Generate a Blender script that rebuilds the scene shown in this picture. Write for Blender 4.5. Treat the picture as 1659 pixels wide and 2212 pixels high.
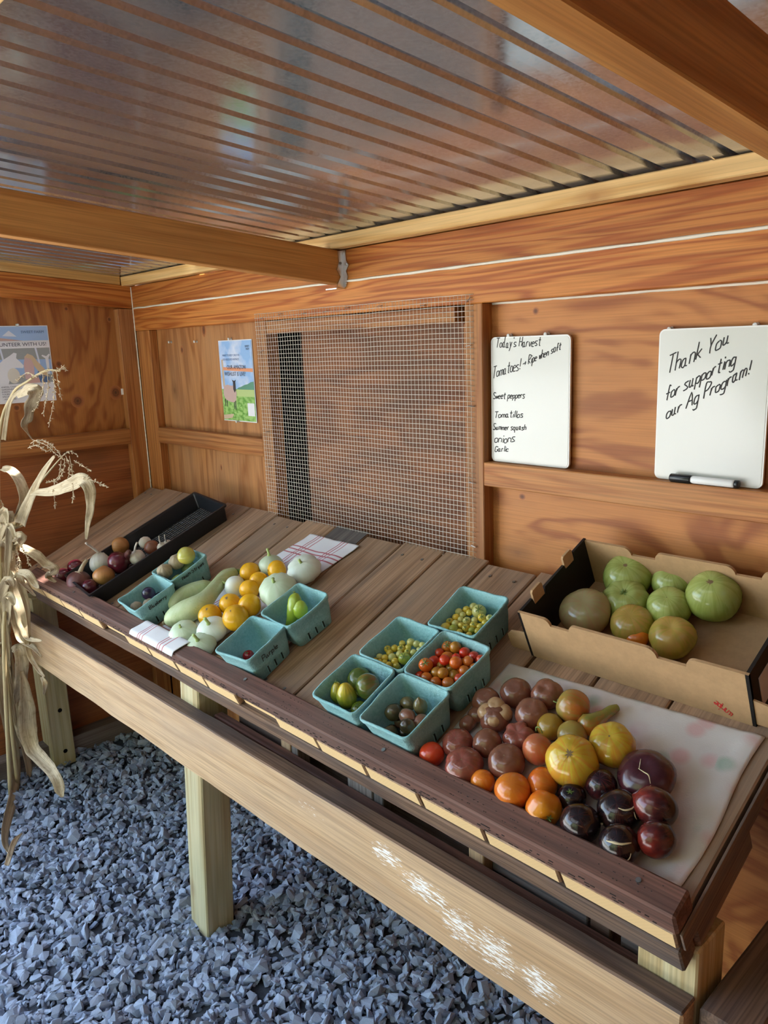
import bpy, bmesh, math, random
import numpy as np
from mathutils import Matrix, Vector, noise
random.seed(7); RNG = np.random.default_rng(7)
for o_ in list(bpy.data.objects): bpy.data.objects.remove(o_)
S = bpy.context.scene; COL = S.collection
# ---------------------------------------------------------------- camera (solved from the photograph's vanishing lines)
F = 1677.0; PX, PY = 829.5, 1106.0
CAM = Vector((3.016, -1.47, 1.69))
R_ = Vector((0.68504155, 0.72756657, -0.03694525)); U_ = Vector((-0.12978399, 0.17178666, 0.97654773)); W_ = Vector((-0.71685018, 0.66418087, -0.21210749))
cd = bpy.data.cameras.new('camera'); cam = bpy.data.objects.new('camera', cd); COL.objects.link(cam)
cam.matrix_world = Matrix(((R_.x, U_.x, -W_.x, CAM.x), (R_.y, U_.y, -W_.y, CAM.y), (R_.z, U_.z, -W_.z, CAM.z), (0, 0, 0, 1)))
cd.sensor_fit = 'HORIZONTAL'; cd.sensor_width = 36; cd.lens = 36 * F / 1659; cd.clip_start = .02
S.camera = cam
# ---------------------------------------------------------------- sky, sun, exposure
wd = bpy.data.worlds.new('sky'); S.world = wd; wd.use_nodes = True
wn = wd.node_tree; bg = wn.nodes['Background']
sk = wn.nodes.new('ShaderNodeTexSky'); sk.sky_type = 'NISHITA'; sk.sun_disc = False
sk.sun_elevation = math.radians(62); sk.sun_rotation = math.radians(34); sk.air_density = 1.2; sk.dust_density = 2.5; sk.ozone_density = 1.0
mxs = wn.nodes.new('ShaderNodeMix'); mxs.data_type = 'RGBA'; mxs.inputs[0].default_value = .5; mxs.inputs[7].default_value = (.92, .96, 1.0, 1)   # thin bright cloud over the blue
wn.links.new(sk.outputs[0], mxs.inputs[6]); wn.links.new(mxs.outputs[2], bg.inputs[0]); bg.inputs[1].default_value = .9
sd = bpy.data.lights.new('sun', 'SUN'); sd.energy = 14.0; sd.angle = .05; sd.color = (1, .965, .91)
sun = bpy.data.objects.new('sun', sd); COL.objects.link(sun)
sun.rotation_euler = Vector((.28, .42, 1.2)).to_track_quat('Z', 'Y').to_euler()
S.view_settings.view_transform = 'Standard'; S.view_settings.look = 'None'
S.view_settings.gamma = 1; S.view_settings.use_curve_mapping = False
S.view_settings.exposure = 1.56
# ---------------------------------------------------------------- pixel rays
def ray(px, py): return W_ + R_ * ((px - PX) / F) - U_ * ((py - PY) / F)
def hit(px, py, n, d0):
    d = ray(px, py); n = Vector(n); return CAM + d * ((d0 - n.dot(CAM)) / n.dot(d))
def HY(px, py, y=0.): return hit(px, py, (0, 1, 0), y)
def HX(px, py, x=0.): return hit(px, py, (1, 0, 0), x)
def depth(p): return (p - CAM).dot(W_)
def proj(p):
    v = p - CAM; d = v.dot(W_); return PX + F * v.dot(R_) / d, PY - F * v.dot(U_) / d, d
TA = math.radians(24); ZB = 1.69 - .3715 * 1.47
TN = Vector((0, -math.sin(TA), math.cos(TA))); TU = Vector((0, math.cos(TA), math.sin(TA))); TO = Vector((0, 0, ZB))
MT = Matrix.Translation(TO) @ Matrix.Rotation(TA, 4, 'X')          # table frame: X along, Y up the slope, Z normal
def tab(px, py, h=0.): return hit(px, py, TN, TN.dot(TO) + h)
def tabl(px, py, h=0.):
    v = tab(px, py, h) - TO; return Vector((v.x, v.dot(TU), h))
# ---------------------------------------------------------------- object helpers
WM = {}
def link(name, data, M=None, parent=None, mat=None):
    o = bpy.data.objects.new(name, data); COL.objects.link(o)
    M = M or Matrix(); o.matrix_basis = M; WM[o.name] = M
    if parent is not None:
        o.parent = parent; o.matrix_parent_inverse = WM[parent.name].inverted()
    if mat is not None and data is not None: data.materials.clear(); data.materials.append(mat)
    return o
def empty(name, loc, M=None):
    o = link(name, None, M or Matrix.Translation(Vector(loc))); o.empty_display_size = .05; return o
def tag(o, label=None, cat=None, group=None, kind=None):
    if label: o['label'] = label
    if cat: o['category'] = cat
    if group: o['group'] = group
    if kind: o['kind'] = kind
    return o
def mesh(bm, name='m', smooth=False):
    me = bpy.data.meshes.new(name); bm.to_mesh(me); bm.free()
    if smooth: me.polygons.foreach_set('use_smooth', [True] * len(me.polygons))
    return me
def pyd(v, f, name='m', smooth=False):
    me = bpy.data.meshes.new(name); me.from_pydata([tuple(a) for a in v], [], f); me.update()
    if smooth: me.polygons.foreach_set('use_smooth', [True] * len(me.polygons))
    return me
def boxm(lx, ly, lz, bev=.002, seg=1, rough=0., cuts=0):
    bm = bmesh.new(); bmesh.ops.create_cube(bm, size=1)
    for v in bm.verts: v.co = Vector((v.co.x * lx, v.co.y * ly, v.co.z * lz))
    if cuts:
        es = [e for e in bm.edges if abs((e.verts[0].co - e.verts[1].co).x) > lx * .9]
        bmesh.ops.subdivide_edges(bm, edges=es, cuts=cuts, use_grid_fill=True)
    if bev: bmesh.ops.bevel(bm, geom=[e for e in bm.edges if len(e.link_faces) == 2 and e.calc_face_angle(0) > .5], offset=bev, segments=seg, affect='EDGES', profile=.6)
    if rough:
        sd_ = random.random() * 99
        for v in bm.verts:
            q = Vector((v.co.x * 9 + sd_, v.co.y * 30, v.co.z * 30))
            v.co.y += noise.noise(q) * rough; v.co.z += noise.noise(q + Vector((31, 7, 3))) * rough
    return mesh(bm)
RX = lambda a: Matrix.Rotation(a, 4, 'X'); RY = lambda a: Matrix.Rotation(a, 4, 'Y'); RZ = lambda a: Matrix.Rotation(a, 4, 'Z'); TR = lambda *a: Matrix.Translation(Vector(a))
H90 = math.pi / 2
def board(name, x0, x1, y0, y1, z0, z1, mat, parent=None, axis='X', base=None, bev=.002, rough=0., cuts=0):
    """board spanning the given box (world, or base frame), grain running along axis"""
    c = Vector(((x0 + x1) / 2, (y0 + y1) / 2, (z0 + z1) / 2)); lx, ly, lz = x1 - x0, y1 - y0, z1 - z0
    if axis == 'X': me, Rm = boxm(lx, ly, lz, bev, 1, rough, cuts), Matrix()
    elif axis == 'Y': me, Rm = boxm(ly, lx, lz, bev, 1, rough, cuts), RZ(H90)
    else: me, Rm = boxm(lz, ly, lx, bev, 1, rough, cuts), RY(-H90)
    M = Matrix.Translation(c) @ Rm
    if base is not None: M = base @ M
    return link(name, me, M, parent, mat)
def tube(pts, rad, seg=6, caps=True, smooth=True, name='tube'):
    pts = [Vector(p) for p in pts]; n = len(pts)
    if not hasattr(rad, '__len__'): rad = [rad] * n
    v, f = [], []; t0 = (pts[1] - pts[0]).normalized()
    up = Vector((0, 0, 1)) if abs(t0.z) < .9 else Vector((1, 0, 0)); a = t0.cross(up).normalized()
    for i, p in enumerate(pts):
        t = (pts[min(i + 1, n - 1)] - pts[max(i - 1, 0)]).normalized()
        a = (a - t * a.dot(t)).normalized(); b = t.cross(a)
        for k in range(seg):
            w = 2 * math.pi * k / seg; v.append(p + (a * math.cos(w) + b * math.sin(w)) * rad[i])
    for i in range(n - 1):
        for k in range(seg):
            f.append((i * seg + k, i * seg + (k + 1) % seg, (i + 1) * seg + (k + 1) % seg, (i + 1) * seg + k))
    if caps: f.append(tuple(range(seg))[::-1]); f.append(tuple((n - 1) * seg + k for k in range(seg)))
    return v, f
def crom(pts, k=6):
    pts = [Vector(p) for p in pts]; out = []
    for i in range(len(pts) - 1):
        p0, p1, p2, p3 = pts[max(i - 1, 0)], pts[i], pts[i + 1], pts[min(i + 2, len(pts) - 1)]
        for j in range(k):
            t = j / k
            out.append(.5 * ((2 * p1) + (p2 - p0) * t + (2 * p0 - 5 * p1 + 4 * p2 - p3) * t * t + (3 * p1 - p0 - 3 * p2 + p3) * t ** 3))
    out.append(pts[-1]); return out
def join(parts):
    v, f = [], []
    for a, b in parts:
        o = len(v); v += list(a); f += [tuple(i + o for i in q) for q in b]
    return v, f
def cube_vf(x0, x1, y0, y1, z0, z1):
    v = [Vector((x, y, z)) for x in (x0, x1) for y in (y0, y1) for z in (z0, z1)]
    return v, [(0, 1, 3, 2), (4, 6, 7, 5), (0, 4, 5, 1), (2, 3, 7, 6), (0, 2, 6, 4), (1, 5, 7, 3)]
# ---------------------------------------------------------------- materials
def newmat(name):
    m = bpy.data.materials.new(name); m.use_nodes = True; nt = m.node_tree
    return m, nt, nt.nodes['Principled BSDF']
def N(nt, t, **kw):
    n = nt.nodes.new('ShaderNode' + t)
    for k, v in kw.items():
        if k in n.inputs: n.inputs[k].default_value = v
        else: setattr(n, k, v)
    return n
def mixc(nt, fac, a, b, mode='MIX'):
    n = nt.nodes.new('ShaderNodeMix'); n.data_type = 'RGBA'; n.blend_type = mode
    for i, x in ((0, fac), (6, a), (7, b)):
        if hasattr(x, 'node'): nt.links.new(x, n.inputs[i])
        elif i == 0: n.inputs[0].default_value = x
        else: n.inputs[i].default_value = (*x, 1)
    return n.outputs[2]
def ramp(nt, src, stops):
    n = nt.nodes.new('ShaderNodeValToRGB'); nt.links.new(src, n.inputs[0]); e = n.color_ramp.elements
    while len(e) < len(stops): e.new(.5)
    for q, (p, c) in zip(e, stops):
        q.position = p; q.color = (*c, 1) if hasattr(c, '__len__') else (c, c, c, 1)
    return n.outputs[0]
def math_(nt, op, a, b=0.):
    n = nt.nodes.new('ShaderNodeMath'); n.operation = op
    for i, x in enumerate((a, b)):
        if hasattr(x, 'node'): nt.links.new(x, n.inputs[i])
        else: n.inputs[i].default_value = x
    return n.outputs[0]
def plain(name, col, rough=.5, metal=0., spec=.5, **kw):
    m, nt, b = newmat(name); b.inputs['Base Color'].default_value = (*col, 1); b.inputs['Roughness'].default_value = rough
    b.inputs['Metallic'].default_value = metal; b.inputs['Specular IOR Level'].default_value = spec
    for k, v in kw.items(): b.inputs[k].default_value = v
    return m
def coords(nt, scale, rnd=20., use='Object'):
    tc = N(nt, 'TexCoord'); mp = N(nt, 'Mapping'); mp.inputs['Scale'].default_value = scale
    if rnd:
        oi = N(nt, 'ObjectInfo'); ad = N(nt, 'VectorMath', operation='ADD'); ml = math_(nt, 'MULTIPLY', oi.outputs['Random'], rnd)
        nt.links.new(tc.outputs[use], mp.inputs[0]); nt.links.new(mp.outputs[0], ad.inputs[0]); nt.links.new(ml, ad.inputs[1])
        return ad.outputs[0]
    nt.links.new(tc.outputs[use], mp.inputs[0]); return mp.outputs[0]
def wood(name, light, dark, ring=9., st=(1.2, 9, 9), fiber=.35, blotch=None, bl=.5, knots=0., dist=.4, knotc=(.1, .04, .015), rough=.62, bump=.15, ends=None, dirt=0., dirtc=(.08, .07, .07)):
    m, nt, b = newmat(name); L = nt.links.new
    v = coords(nt, st)
    n1 = N(nt, 'TexNoise', Scale=1., Detail=3., Roughness=.5, Distortion=dist); L(v, n1.inputs['Vector'])
    s = math_(nt, 'SINE', math_(nt, 'MULTIPLY', n1.outputs[0], ring * 6.28))
    g = math_(nt, 'MULTIPLY_ADD', s, .5); nt.nodes[-1].inputs[2].default_value = .5
    g2 = math_(nt, 'POWER', g, 1.8)
    vf = coords(nt, (4, 260, 260)); nf = N(nt, 'TexNoise', Scale=1., Detail=3.); L(vf, nf.inputs['Vector'])
    c = mixc(nt, g2, light, dark)
    fm = ramp(nt, nf.outputs[0], [(.35, 1 - fiber), (.6, 1.0)])
    c = mixc(nt, 1., c, fm, 'MULTIPLY')
    vb = coords(nt, (2.2, 6, 6)); nb = N(nt, 'TexNoise', Scale=1., Detail=4.); L(vb, nb.inputs['Vector'])
    if blotch: c = mixc(nt, math_(nt, 'MULTIPLY', ramp(nt, nb.outputs[0], [(.42, 0.), (.68, 1.)]), bl), c, blotch)
    oi = N(nt, 'ObjectInfo'); hv = N(nt, 'HueSaturation'); L(c, hv.inputs['Color'])
    L(math_(nt, 'MULTIPLY_ADD', oi.outputs['Random'], .3), hv.inputs['Value']); nt.nodes[-1].inputs[2].default_value = .85
    c = hv.outputs[0]
    if knots:
        vk = coords(nt, (4., 7., 7.)); vo = N(nt, 'TexVoronoi', Scale=1., Randomness=1.); L(vk, vo.inputs['Vector'])
        k = ramp(nt, vo.outputs['Distance'], [(knots * .5, 1.), (knots, .35), (knots * 2.2, 0.)])
        sel = N(nt, 'SeparateColor'); L(vo.outputs['Color'], sel.inputs[0])
        k = math_(nt, 'MULTIPLY', k, ramp(nt, sel.outputs[0], [(.55, 0.), (.6, 1.)]))
        c = mixc(nt, k, c, knotc)
    if dirt:
        vd = coords(nt, (3., 14., 14.)); nd = N(nt, 'TexNoise', Scale=1., Detail=6., Roughness=.7); L(vd, nd.inputs['Vector'])
        c = mixc(nt, math_(nt, 'MULTIPLY', ramp(nt, nd.outputs[0], [(.5, 0.), (.72, 1.)]), dirt), c, dirtc)
    if ends:   # fresh saw cut across the grain: rings, no weathering (only faces whose local normal is along the grain)
        ge = N(nt, 'TexCoord'); sx = N(nt, 'SeparateXYZ'); L(ge.outputs['Normal'], sx.inputs[0])
        e = ramp(nt, math_(nt, 'ABSOLUTE', sx.outputs[0]), [(.85, 0.), (.95, 1.)])
        ve = coords(nt, (20, 1., 1.), 3.); wv = N(nt, 'TexWave', wave_type='RINGS', rings_direction='X', Scale=55., Distortion=1.5, Detail=1.); L(ve, wv.inputs['Vector'])
        ec = mixc(nt, math_(nt, 'MULTIPLY', wv.outputs['Fac'], .16), ends, tuple(x * .8 for x in ends)); c = mixc(nt, e, c, ec)
    L(c, b.inputs['Base Color']); b.inputs['Roughness'].default_value = rough; b.inputs['Specular IOR Level'].default_value = .3
    bp = N(nt, 'Bump', Strength=bump, Distance=.002); L(math_(nt, 'ADD', nf.outputs[0], math_(nt, 'MULTIPLY', g2, -.4)), bp.inputs['Height']); L(bp.outputs[0], b.inputs['Normal'])
    return m
M_ply = wood('plywood', (.52, .205, .056), (.32, .098, .024), ring=6.5, st=(1.3, 3.6, 3.6), dist=1.4, fiber=.16, blotch=(.36, .16, .06), bl=.28, knots=.12, rough=.5)
M_plyv = wood('plywood_pale', (.56, .25, .085), (.38, .14, .04), ring=6, st=(1.0, 8, 8), fiber=.22, blotch=(.44, .25, .13), bl=.45, knots=.1, rough=.6)
M_plyd = wood('plywood_red', (.40, .13, .04), (.28, .08, .024), ring=5, st=(1., 7, 7), blotch=(.22, .09, .04), bl=.6, knots=.16, rough=.6)
M_plyg = wood('plywood_weathered', (.34, .135, .06), (.21, .078, .036), ring=6, st=(1.4, 8, 8), blotch=(.12, .065, .042), bl=.7, rough=.7)
M_fir = wood('fir_board', (.58, .215, .048), (.38, .10, .018), ring=11, st=(.7, 12, 12), fiber=.25, knots=.05, rough=.5)
M_fir2 = wood('fir_rail', (.50, .205, .06), (.36, .12, .03), ring=7, st=(.8, 16, 16), fiber=.3, blotch=(.36, .2, .1), bl=.35, knots=.08, rough=.55)
M_pine = wood('pine_purlin', (.80, .51, .21), (.66, .37, .12), ring=5, st=(.9, 12, 12), fiber=.2, knots=.11, knotc=(.3, .11, .03), rough=.5)
M_raft = wood('rafter_wood', (.58, .265, .07), (.44, .175, .04), ring=4, st=(.7, 9, 9), fiber=.25, knots=.09, blotch=(.34, .15, .05), bl=.5, rough=.6)
M_plank = wood('weathered_plank', (.50, .31, .19), (.37, .22, .13), ring=5, st=(1., 9, 9), fiber=.35, blotch=(.29, .21, .15), bl=.65, knots=.05, knotc=(.12, .08, .06), rough=.75, ends=(.80, .55, .28), dirt=.45, dirtc=(.16, .13, .115))
M_plankd = wood('dark_plank', (.17, .15, .14), (.12, .105, .10), ring=4, st=(1., 9, 9), fiber=.4, rough=.8, dirt=.3)
M_rail = wood('brown_rail', (.21, .095, .068), (.14, .065, .05), ring=4, st=(1., 12, 12), fiber=.45, blotch=(.16, .10, .085), bl=.5, rough=.72, dirt=.5, dirtc=(.06, .045, .042))
M_beam = wood('old_brown_beam', (.24, .145, .095), (.15, .092, .068), ring=5, st=(1., 12, 12), fiber=.5, blotch=(.14, .12, .115), bl=.6, rough=.8, dirt=.5, dirtc=(.05, .042, .04))
M_skirt = wood('tan_skirt', (.64, .43, .25), (.55, .35, .19), ring=4, st=(.8, 12, 12), fiber=.3, blotch=(.46, .33, .23), bl=.5, rough=.6, dirt=.3, dirtc=(.27, .2, .15))
M_leg = wood('treated_post', (.60, .53, .33), (.45, .34, .17), ring=4, st=(.5, 14, 14), fiber=.22, knots=.09, knotc=(.16, .07, .03), rough=.6, blotch=(.42, .42, .25), bl=.45)
M_grey = wood('grey_board', (.28, .25, .235), (.19, .165, .155), ring=5, st=(1., 10, 10), fiber=.5, blotch=(.17, .115, .085), bl=.6, rough=.8)
def galv():
    m, nt, b = newmat('galvanised_steel'); L = nt.links.new
    v = coords(nt, (1, 1, 1), 0); vo = N(nt, 'TexVoronoi', Scale=240.); L(v, vo.inputs['Vector'])
    sc = N(nt, 'SeparateColor'); L(vo.outputs['Color'], sc.inputs[0])
    nn = N(nt, 'TexNoise', Scale=9., Detail=3.); L(v, nn.inputs['Vector'])
    L(ramp(nt, sc.outputs[0], [(0., (.42, .46, .53)), (1., (.52, .56, .63))]), b.inputs['Base Color'])
    b.inputs['Metallic'].default_value = .86
    L(math_(nt, 'ADD', math_(nt, 'MULTIPLY', sc.outputs[0], .06), math_(nt, 'MULTIPLY_ADD', nn.outputs[0], .08)), b.inputs['Roughness'])
    for q in nt.nodes:
        if q.type == 'MATH' and q.operation == 'MULTIPLY_ADD': q.inputs[2].default_value = .07
    return m
M_galv = galv()
M_caulk = plain('caulk', (.80, .74, .62), .6)
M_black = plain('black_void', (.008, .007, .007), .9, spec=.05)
M_wire = plain('wire', (.72, .69, .60), .4, .3)
M_staple = plain('staple_steel', (.33, .31, .29), .4, .9)
M_steel = plain('screw_steel', (.25, .25, .25), .4, .9)

# ================================================================ SETTING
FZ = 0.
def gz(x, y):
    t = min(max((1.15 - x) / 1.1, 0), 1.25); return .11 * t * t * (1 if y < .1 else 1) + .006 * noise.noise(Vector((x * 3, y * 3, 0)))
# ---- floor with gravel
def grid(x0, x1, y0, y1, n, m, fz):
    v = [(x0 + (x1 - x0) * i / n, y0 + (y1 - y0) * j / m, 0) for j in range(m + 1) for i in range(n + 1)]
    v = [(a, b, fz(a, b)) for a, b, _ in v]
    return v, [(j * (n + 1) + i, j * (n + 1) + i + 1, (j + 1) * (n + 1) + i + 1, (j + 1) * (n + 1) + i) for j in range(m) for i in range(n)]
def gravelmat(name, a, b_, sc):
    m, nt, b = newmat(name); L = nt.links.new
    v = coords(nt, (1, 1, 1), 30.); n1 = N(nt, 'TexNoise', Scale=sc, Detail=5., Roughness=.65); L(v, n1.inputs['Vector'])
    L(ramp(nt, n1.outputs[0], [(.3, a), (.7, b_)]), b.inputs['Base Color']); b.inputs['Roughness'].default_value = .8; b.inputs['Specular IOR Level'].default_value = .25
    bp = N(nt, 'Bump', Strength=.4, Distance=.003); L(n1.outputs[0], bp.inputs['Height']); L(bp.outputs[0], b.inputs['Normal'])
    return m
M_soil = gravelmat('gravel_bed', (.025, .03, .04), (.06, .07, .09), 60)
M_stone = gravelmat('grey_blue_stone', (.19, .235, .32), (.46, .53, .66), 28)
M_stone2 = gravelmat('dark_stone', (.10, .13, .185), (.26, .31, .41), 28)
gv, gf = grid(-.3, 4.4, -2.6, .1, 94, 54, lambda x, y: gz(x, y) - .012)
floor = link('floor', pyd(gv, gf, 'floor', True), None, None, M_soil); tag(floor, kind='structure')
def stone_proto(i):
    rg = random.Random(100 + i); bm = bmesh.new()
    for k in range(13):
        a = rg.uniform(0, 6.28); z = rg.uniform(-1, 1); q = math.sqrt(1 - z * z); s = rg.uniform(.78, 1.1)
        bm.verts.new((q * math.cos(a) * s, q * math.sin(a) * s * rg.uniform(.6, .95), z * s * rg.uniform(.35, .62)))
    r = bmesh.ops.convex_hull(bm, input=bm.verts)
    for e in [g for g in r['geom_interior'] if isinstance(g, bmesh.types.BMVert)]: bm.verts.remove(e)
    return mesh(bm, 'gravel_stone')
PR = [stone_proto(i) for i in range(14)]
PV = [np.array([v.co[:] for v in m.vertices]) for m in PR]; PF = [[tuple(p.vertices) for p in m.polygons] for m in PR]
def rot_rand(rg, tilt=.6):
    return Matrix.Rotation(rg.uniform(0, 6.28), 3, 'Z') @ Matrix.Rotation(rg.gauss(0, tilt), 3, 'X') @ Matrix.Rotation(rg.gauss(0, tilt), 3, 'Y')
rg = random.Random(5); stones = []
def inpost(x, y):   # keep stones off the posts
    return False
for layer, (n_, s0, s1) in enumerate(((12000, .010, .016), (11000, .012, .021), (3600, .016, .026), (340, .024, .034))):
    for _ in range(n_):
        x = rg.uniform(-.25, 2.6); y = rg.uniform(-1.75, .05)
        px, py, d = proj(Vector((x, y, gz(x, y))))
        vis = -60 < px < 1500 and 1430 < py < 2290
        if not vis and rg.random() < .85: continue
        s = rg.uniform(s0, s1) * (1 if vis else 1.6)
        z = gz(x, y) + (-.010, -.005, .000, .003)[layer] + rg.uniform(-.002, .003)
        stones.append((x, y, z, s, rg.randrange(14), rot_rand(rg), s / d if vis and layer > 1 else 0))
order = sorted(range(len(stones)), key=lambda i: -stones[i][6])
# the 300 that show largest stand on their own; skip any the table's skirt hides
own, rest = [], []
for i in order:
    x, y, z, s, k, Rm, w = stones[i]; px, py, d = proj(Vector((x, y, z)))
    line = 1458 + (px - 139) * .739
    if len(own) < 300 and w > 0 and -20 < px < 1150 and py < 2225 and py > line: own.append(i)
    else: rest.append(i)
V, Fc, off = [], [], 0
for i in rest:
    x, y, z, s, k, Rm, w = stones[i]; q = PV[k] @ np.array(Rm.transposed()) * s + np.array((x, y, z)); V.append(q)
    Fc += [tuple(j + off for j in f) for f in PF[k]]; off += len(q)
for m in PR: m.materials.append(M_stone)
bed = link('gravel_fill', pyd(np.vstack(V), Fc, 'gravel_fill'), None, floor, None)
bed.data.materials.append(M_stone); bed.data.materials.append(M_stone2)
mi = []
for i in rest: mi += [1 if (stones[i][4] % 3 == 0) else 0] * len(PF[stones[i][4]])
bed.data.polygons.foreach_set('material_index', mi); tag(bed, 'blue grey crushed stone gravel', kind='stuff')
for i in own:
    x, y, z, s, k, Rm, w = stones[i]
    link('gravel_stone', PR[k], Matrix.Translation((x, y, z)) @ Rm.to_4x4() @ Matrix.Scale(s, 4), floor)

# ---- back wall: studs flush at y=0, plywood set back, two header boards, rails
PLY = .037
wb = empty('wall_back', (0, 0, 0)); tag(wb, kind='structure')
zt = lambda z: 1.69 + z
Lw, Rw = -.04, 4.4
OPX0, OPX1 = .905, 1.738                           # window opening
board('plywood_panel', -.12, OPX0, PLY, PLY + .012, .0, zt(.17), M_plyv, wb, 'Z')
board('plywood_panel', OPX1, Rw, PLY, PLY + .012, .0, zt(.17), M_ply, wb, 'X')
board('plywood_panel', OPX0 - .03, OPX1 + .03, PLY + .012, PLY + .024, 0, zt(-.60), M_plyd, wb, 'X')
board('plywood_panel', -.12, Rw, PLY + .012, PLY + .024, zt(.10), zt(.286), M_ply, wb, 'X')
board('header_board', -.0, Rw, 0, PLY, zt(.1745), zt(.258), M_fir, wb, 'X', bev=.002)
board('header_board', -.0, Rw, 0, PLY, zt(.085), zt(.1715), M_fir, wb, 'X', bev=.002)
board('stud', .002, .108, .003, PLY, .02, zt(.085), M_fir2, wb, 'Z')
board('stud', .845, .907, .0, PLY, .02, zt(.085), M_fir2, wb, 'Z')
board('stud', 1.741, 1.797, .0, PLY, .02, zt(.085), M_fir2, wb, 'Z')
board('stud', 2.95, 3.01, .0, PLY, .02, zt(.085), M_fir2, wb, 'Z')
board('rail', .108, .845, 0, PLY, zt(-.358), zt(-.297), M_fir2, wb, 'X')
board('rail', 1.797, 2.95, 0, PLY, zt(-.354), zt(-.295), M_fir2, wb, 'X')
board('sill_plate', .0, Rw, -.01, PLY, .0, .06, M_grey, wb, 'X')
def bead(pts, rad, parent, seedv, name='caulk_bead'):
    pts = [Vector(p) for p in pts]; out = []; n = 90
    for i in range(n + 1):
        t = i / n * (len(pts) - 1); a = int(min(t, len(pts) - 2)); p = pts[a].lerp(pts[a + 1], t - a)
        out.append(p + Vector((0, 0, noise.noise(Vector((i * .7, seedv, 0))) * rad * .5)))
    rr = [rad * (1 + .45 * noise.noise(Vector((i * .9, seedv, 4)))) for i in range(n + 1)]
    v, f = tube(out, rr, 5); return link(name, pyd(v, f, name, True), None, parent, M_caulk)
bead([(.0, -.0005, zt(.173)), (Rw, -.0005, zt(.173))], .0036, wb, 1)
bead([(1.80, PLY - .001, zt(.083)), (Rw, PLY - .001, zt(.083))], .0032, wb, 5)
bead([(.001, -.001, zt(.255)), (.001, -.001, zt(-.56))], .0026, wb, 9)
# window: recess with closed board shutter behind the mesh
w1 = empty('window_1', (1.32, .05, zt(-.25))); tag(w1, kind='structure')
board('shutter_panel', .965, OPX1 + .05, .095, .11, zt(-.66), zt(.10), M_plyg, w1, 'X')
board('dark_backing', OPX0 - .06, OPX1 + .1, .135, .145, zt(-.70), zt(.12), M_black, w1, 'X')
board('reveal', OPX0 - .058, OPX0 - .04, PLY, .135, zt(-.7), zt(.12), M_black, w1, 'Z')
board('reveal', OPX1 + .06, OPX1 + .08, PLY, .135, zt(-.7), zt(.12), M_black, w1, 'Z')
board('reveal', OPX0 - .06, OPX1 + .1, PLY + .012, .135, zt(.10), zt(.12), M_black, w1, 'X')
board('head_jamb', OPX0 + .004, OPX1 - .028, .0, .09, zt(.044), zt(.081), M_fir2, w1, 'X')
board('side_jamb', OPX1 - .026, OPX1 - .008, .03, .085, zt(-.64), zt(.04), M_fir2, w1, 'Z')
board('bottom_jamb', OPX0 + .004, OPX1 - .004, .03, .09, zt(-.70), zt(-.63), M_grey, w1, 'X')
# ---- left wall
wl = empty('wall_left', (0, -.3, 0)); tag(wl, kind='structure')
sl = math.tan(math.radians(4.8)); YE = -1.08
board('plywood_panel', -PLY - .012, -PLY, YE, PLY, zt(-.35), zt(.35), M_ply, wl, 'Z')
board('plywood_panel', -PLY - .014, -PLY - .001, YE, PLY, 0, zt(-.34), M_plyd, wl, 'Y')
def sheared(name, x0, x1, y0, y1, zb0, zb1, h, mat, parent):   # board following the roof slope, from y0 (z=zb0) to y1 (z=zb1)
    Lg = math.hypot(y1 - y0, zb1 - zb0); a = math.atan2(zb1 - zb0, y1 - y0)
    M = TR((x0 + x1) / 2, (y0 + y1) / 2, (zb0 + zb1) / 2 + h / 2) @ RX(a) @ RZ(H90)
    return link(name, boxm(Lg, x1 - x0, h, .002), M, parent, mat)
sheared('top_plate', -PLY, 0, YE, -.001, zt(.173) - sl * YE, zt(.172), .087, M_fir, wl)
board('rail', -PLY, 0, -1.0, -.066, zt(-.362), zt(-.300), M_fir2, wl, 'Y')
board('corner_stud', -PLY, 0, -.066, -.001, .02, zt(.172), M_fir2, wl, 'Z')
board('sill_plate', -PLY, .03, YE, -.012, .10, .185, M_grey, wl, 'Y')
# ---- knots in the sheathing
def knotmat():
    m, nt, b = newmat('wood_knot'); L = nt.links.new; tc = N(nt, 'TexCoord'); n1 = N(nt, 'TexNoise', Scale=9., Detail=2.); L(tc.outputs['UV'], n1.inputs['Vector'])
    ln = N(nt, 'VectorMath', operation='LENGTH'); L(tc.outputs['UV'], ln.inputs[0]); d = math_(nt, 'ADD', ln.outputs['Value'], math_(nt, 'MULTIPLY', math_(nt, 'SUBTRACT', n1.outputs[0], .5), .35))
    L(ramp(nt, d, [(.1, (.10, .035, .012)), (.32, (.22, .075, .022)), (.42, (.13, .042, .014)), (.62, (.30, .10, .03)), (.95, (.40, .145, .043))]), b.inputs['Base Color']); b.inputs['Roughness'].default_value = .6; return m
M_knot = knotmat()
def knot(px, py, rw, rh, side, parent):
    n = 20
    if side == 'L': c = HX(px, py, -PLY + .0004); ax = Vector((0, 1, 0))
    else: c = HY(px, py, PLY - .0004); ax = Vector((1, 0, 0))
    k = depth(c) / F; v = [c] + [c + ax * (rw * k * math.cos(6.2832 * i / n)) + Vector((0, 0, rh * k * math.sin(6.2832 * i / n))) for i in range(n)]
    f = [(0, 1 + i, 1 + (i + 1) % n) for i in range(n)]; me = pyd(v, f, 'knot'); ul = me.uv_layers.new(name='UVMap')
    uv = [(0., 0.)] + [(math.cos(6.2832 * i / n), math.sin(6.2832 * i / n)) for i in range(n)]
    ul.data.foreach_set('uv', [q for l in me.loops for q in uv[l.vertex_index]]); link('knot', me, None, parent, M_knot)
for q in ((168, 866, 15, 15), (250, 848, 14, 16), (143, 667, 5, 5), (236, 690, 5, 6), (127, 787, 8, 9), (36, 881, 8, 8)): knot(*q, 'L', wl)
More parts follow.
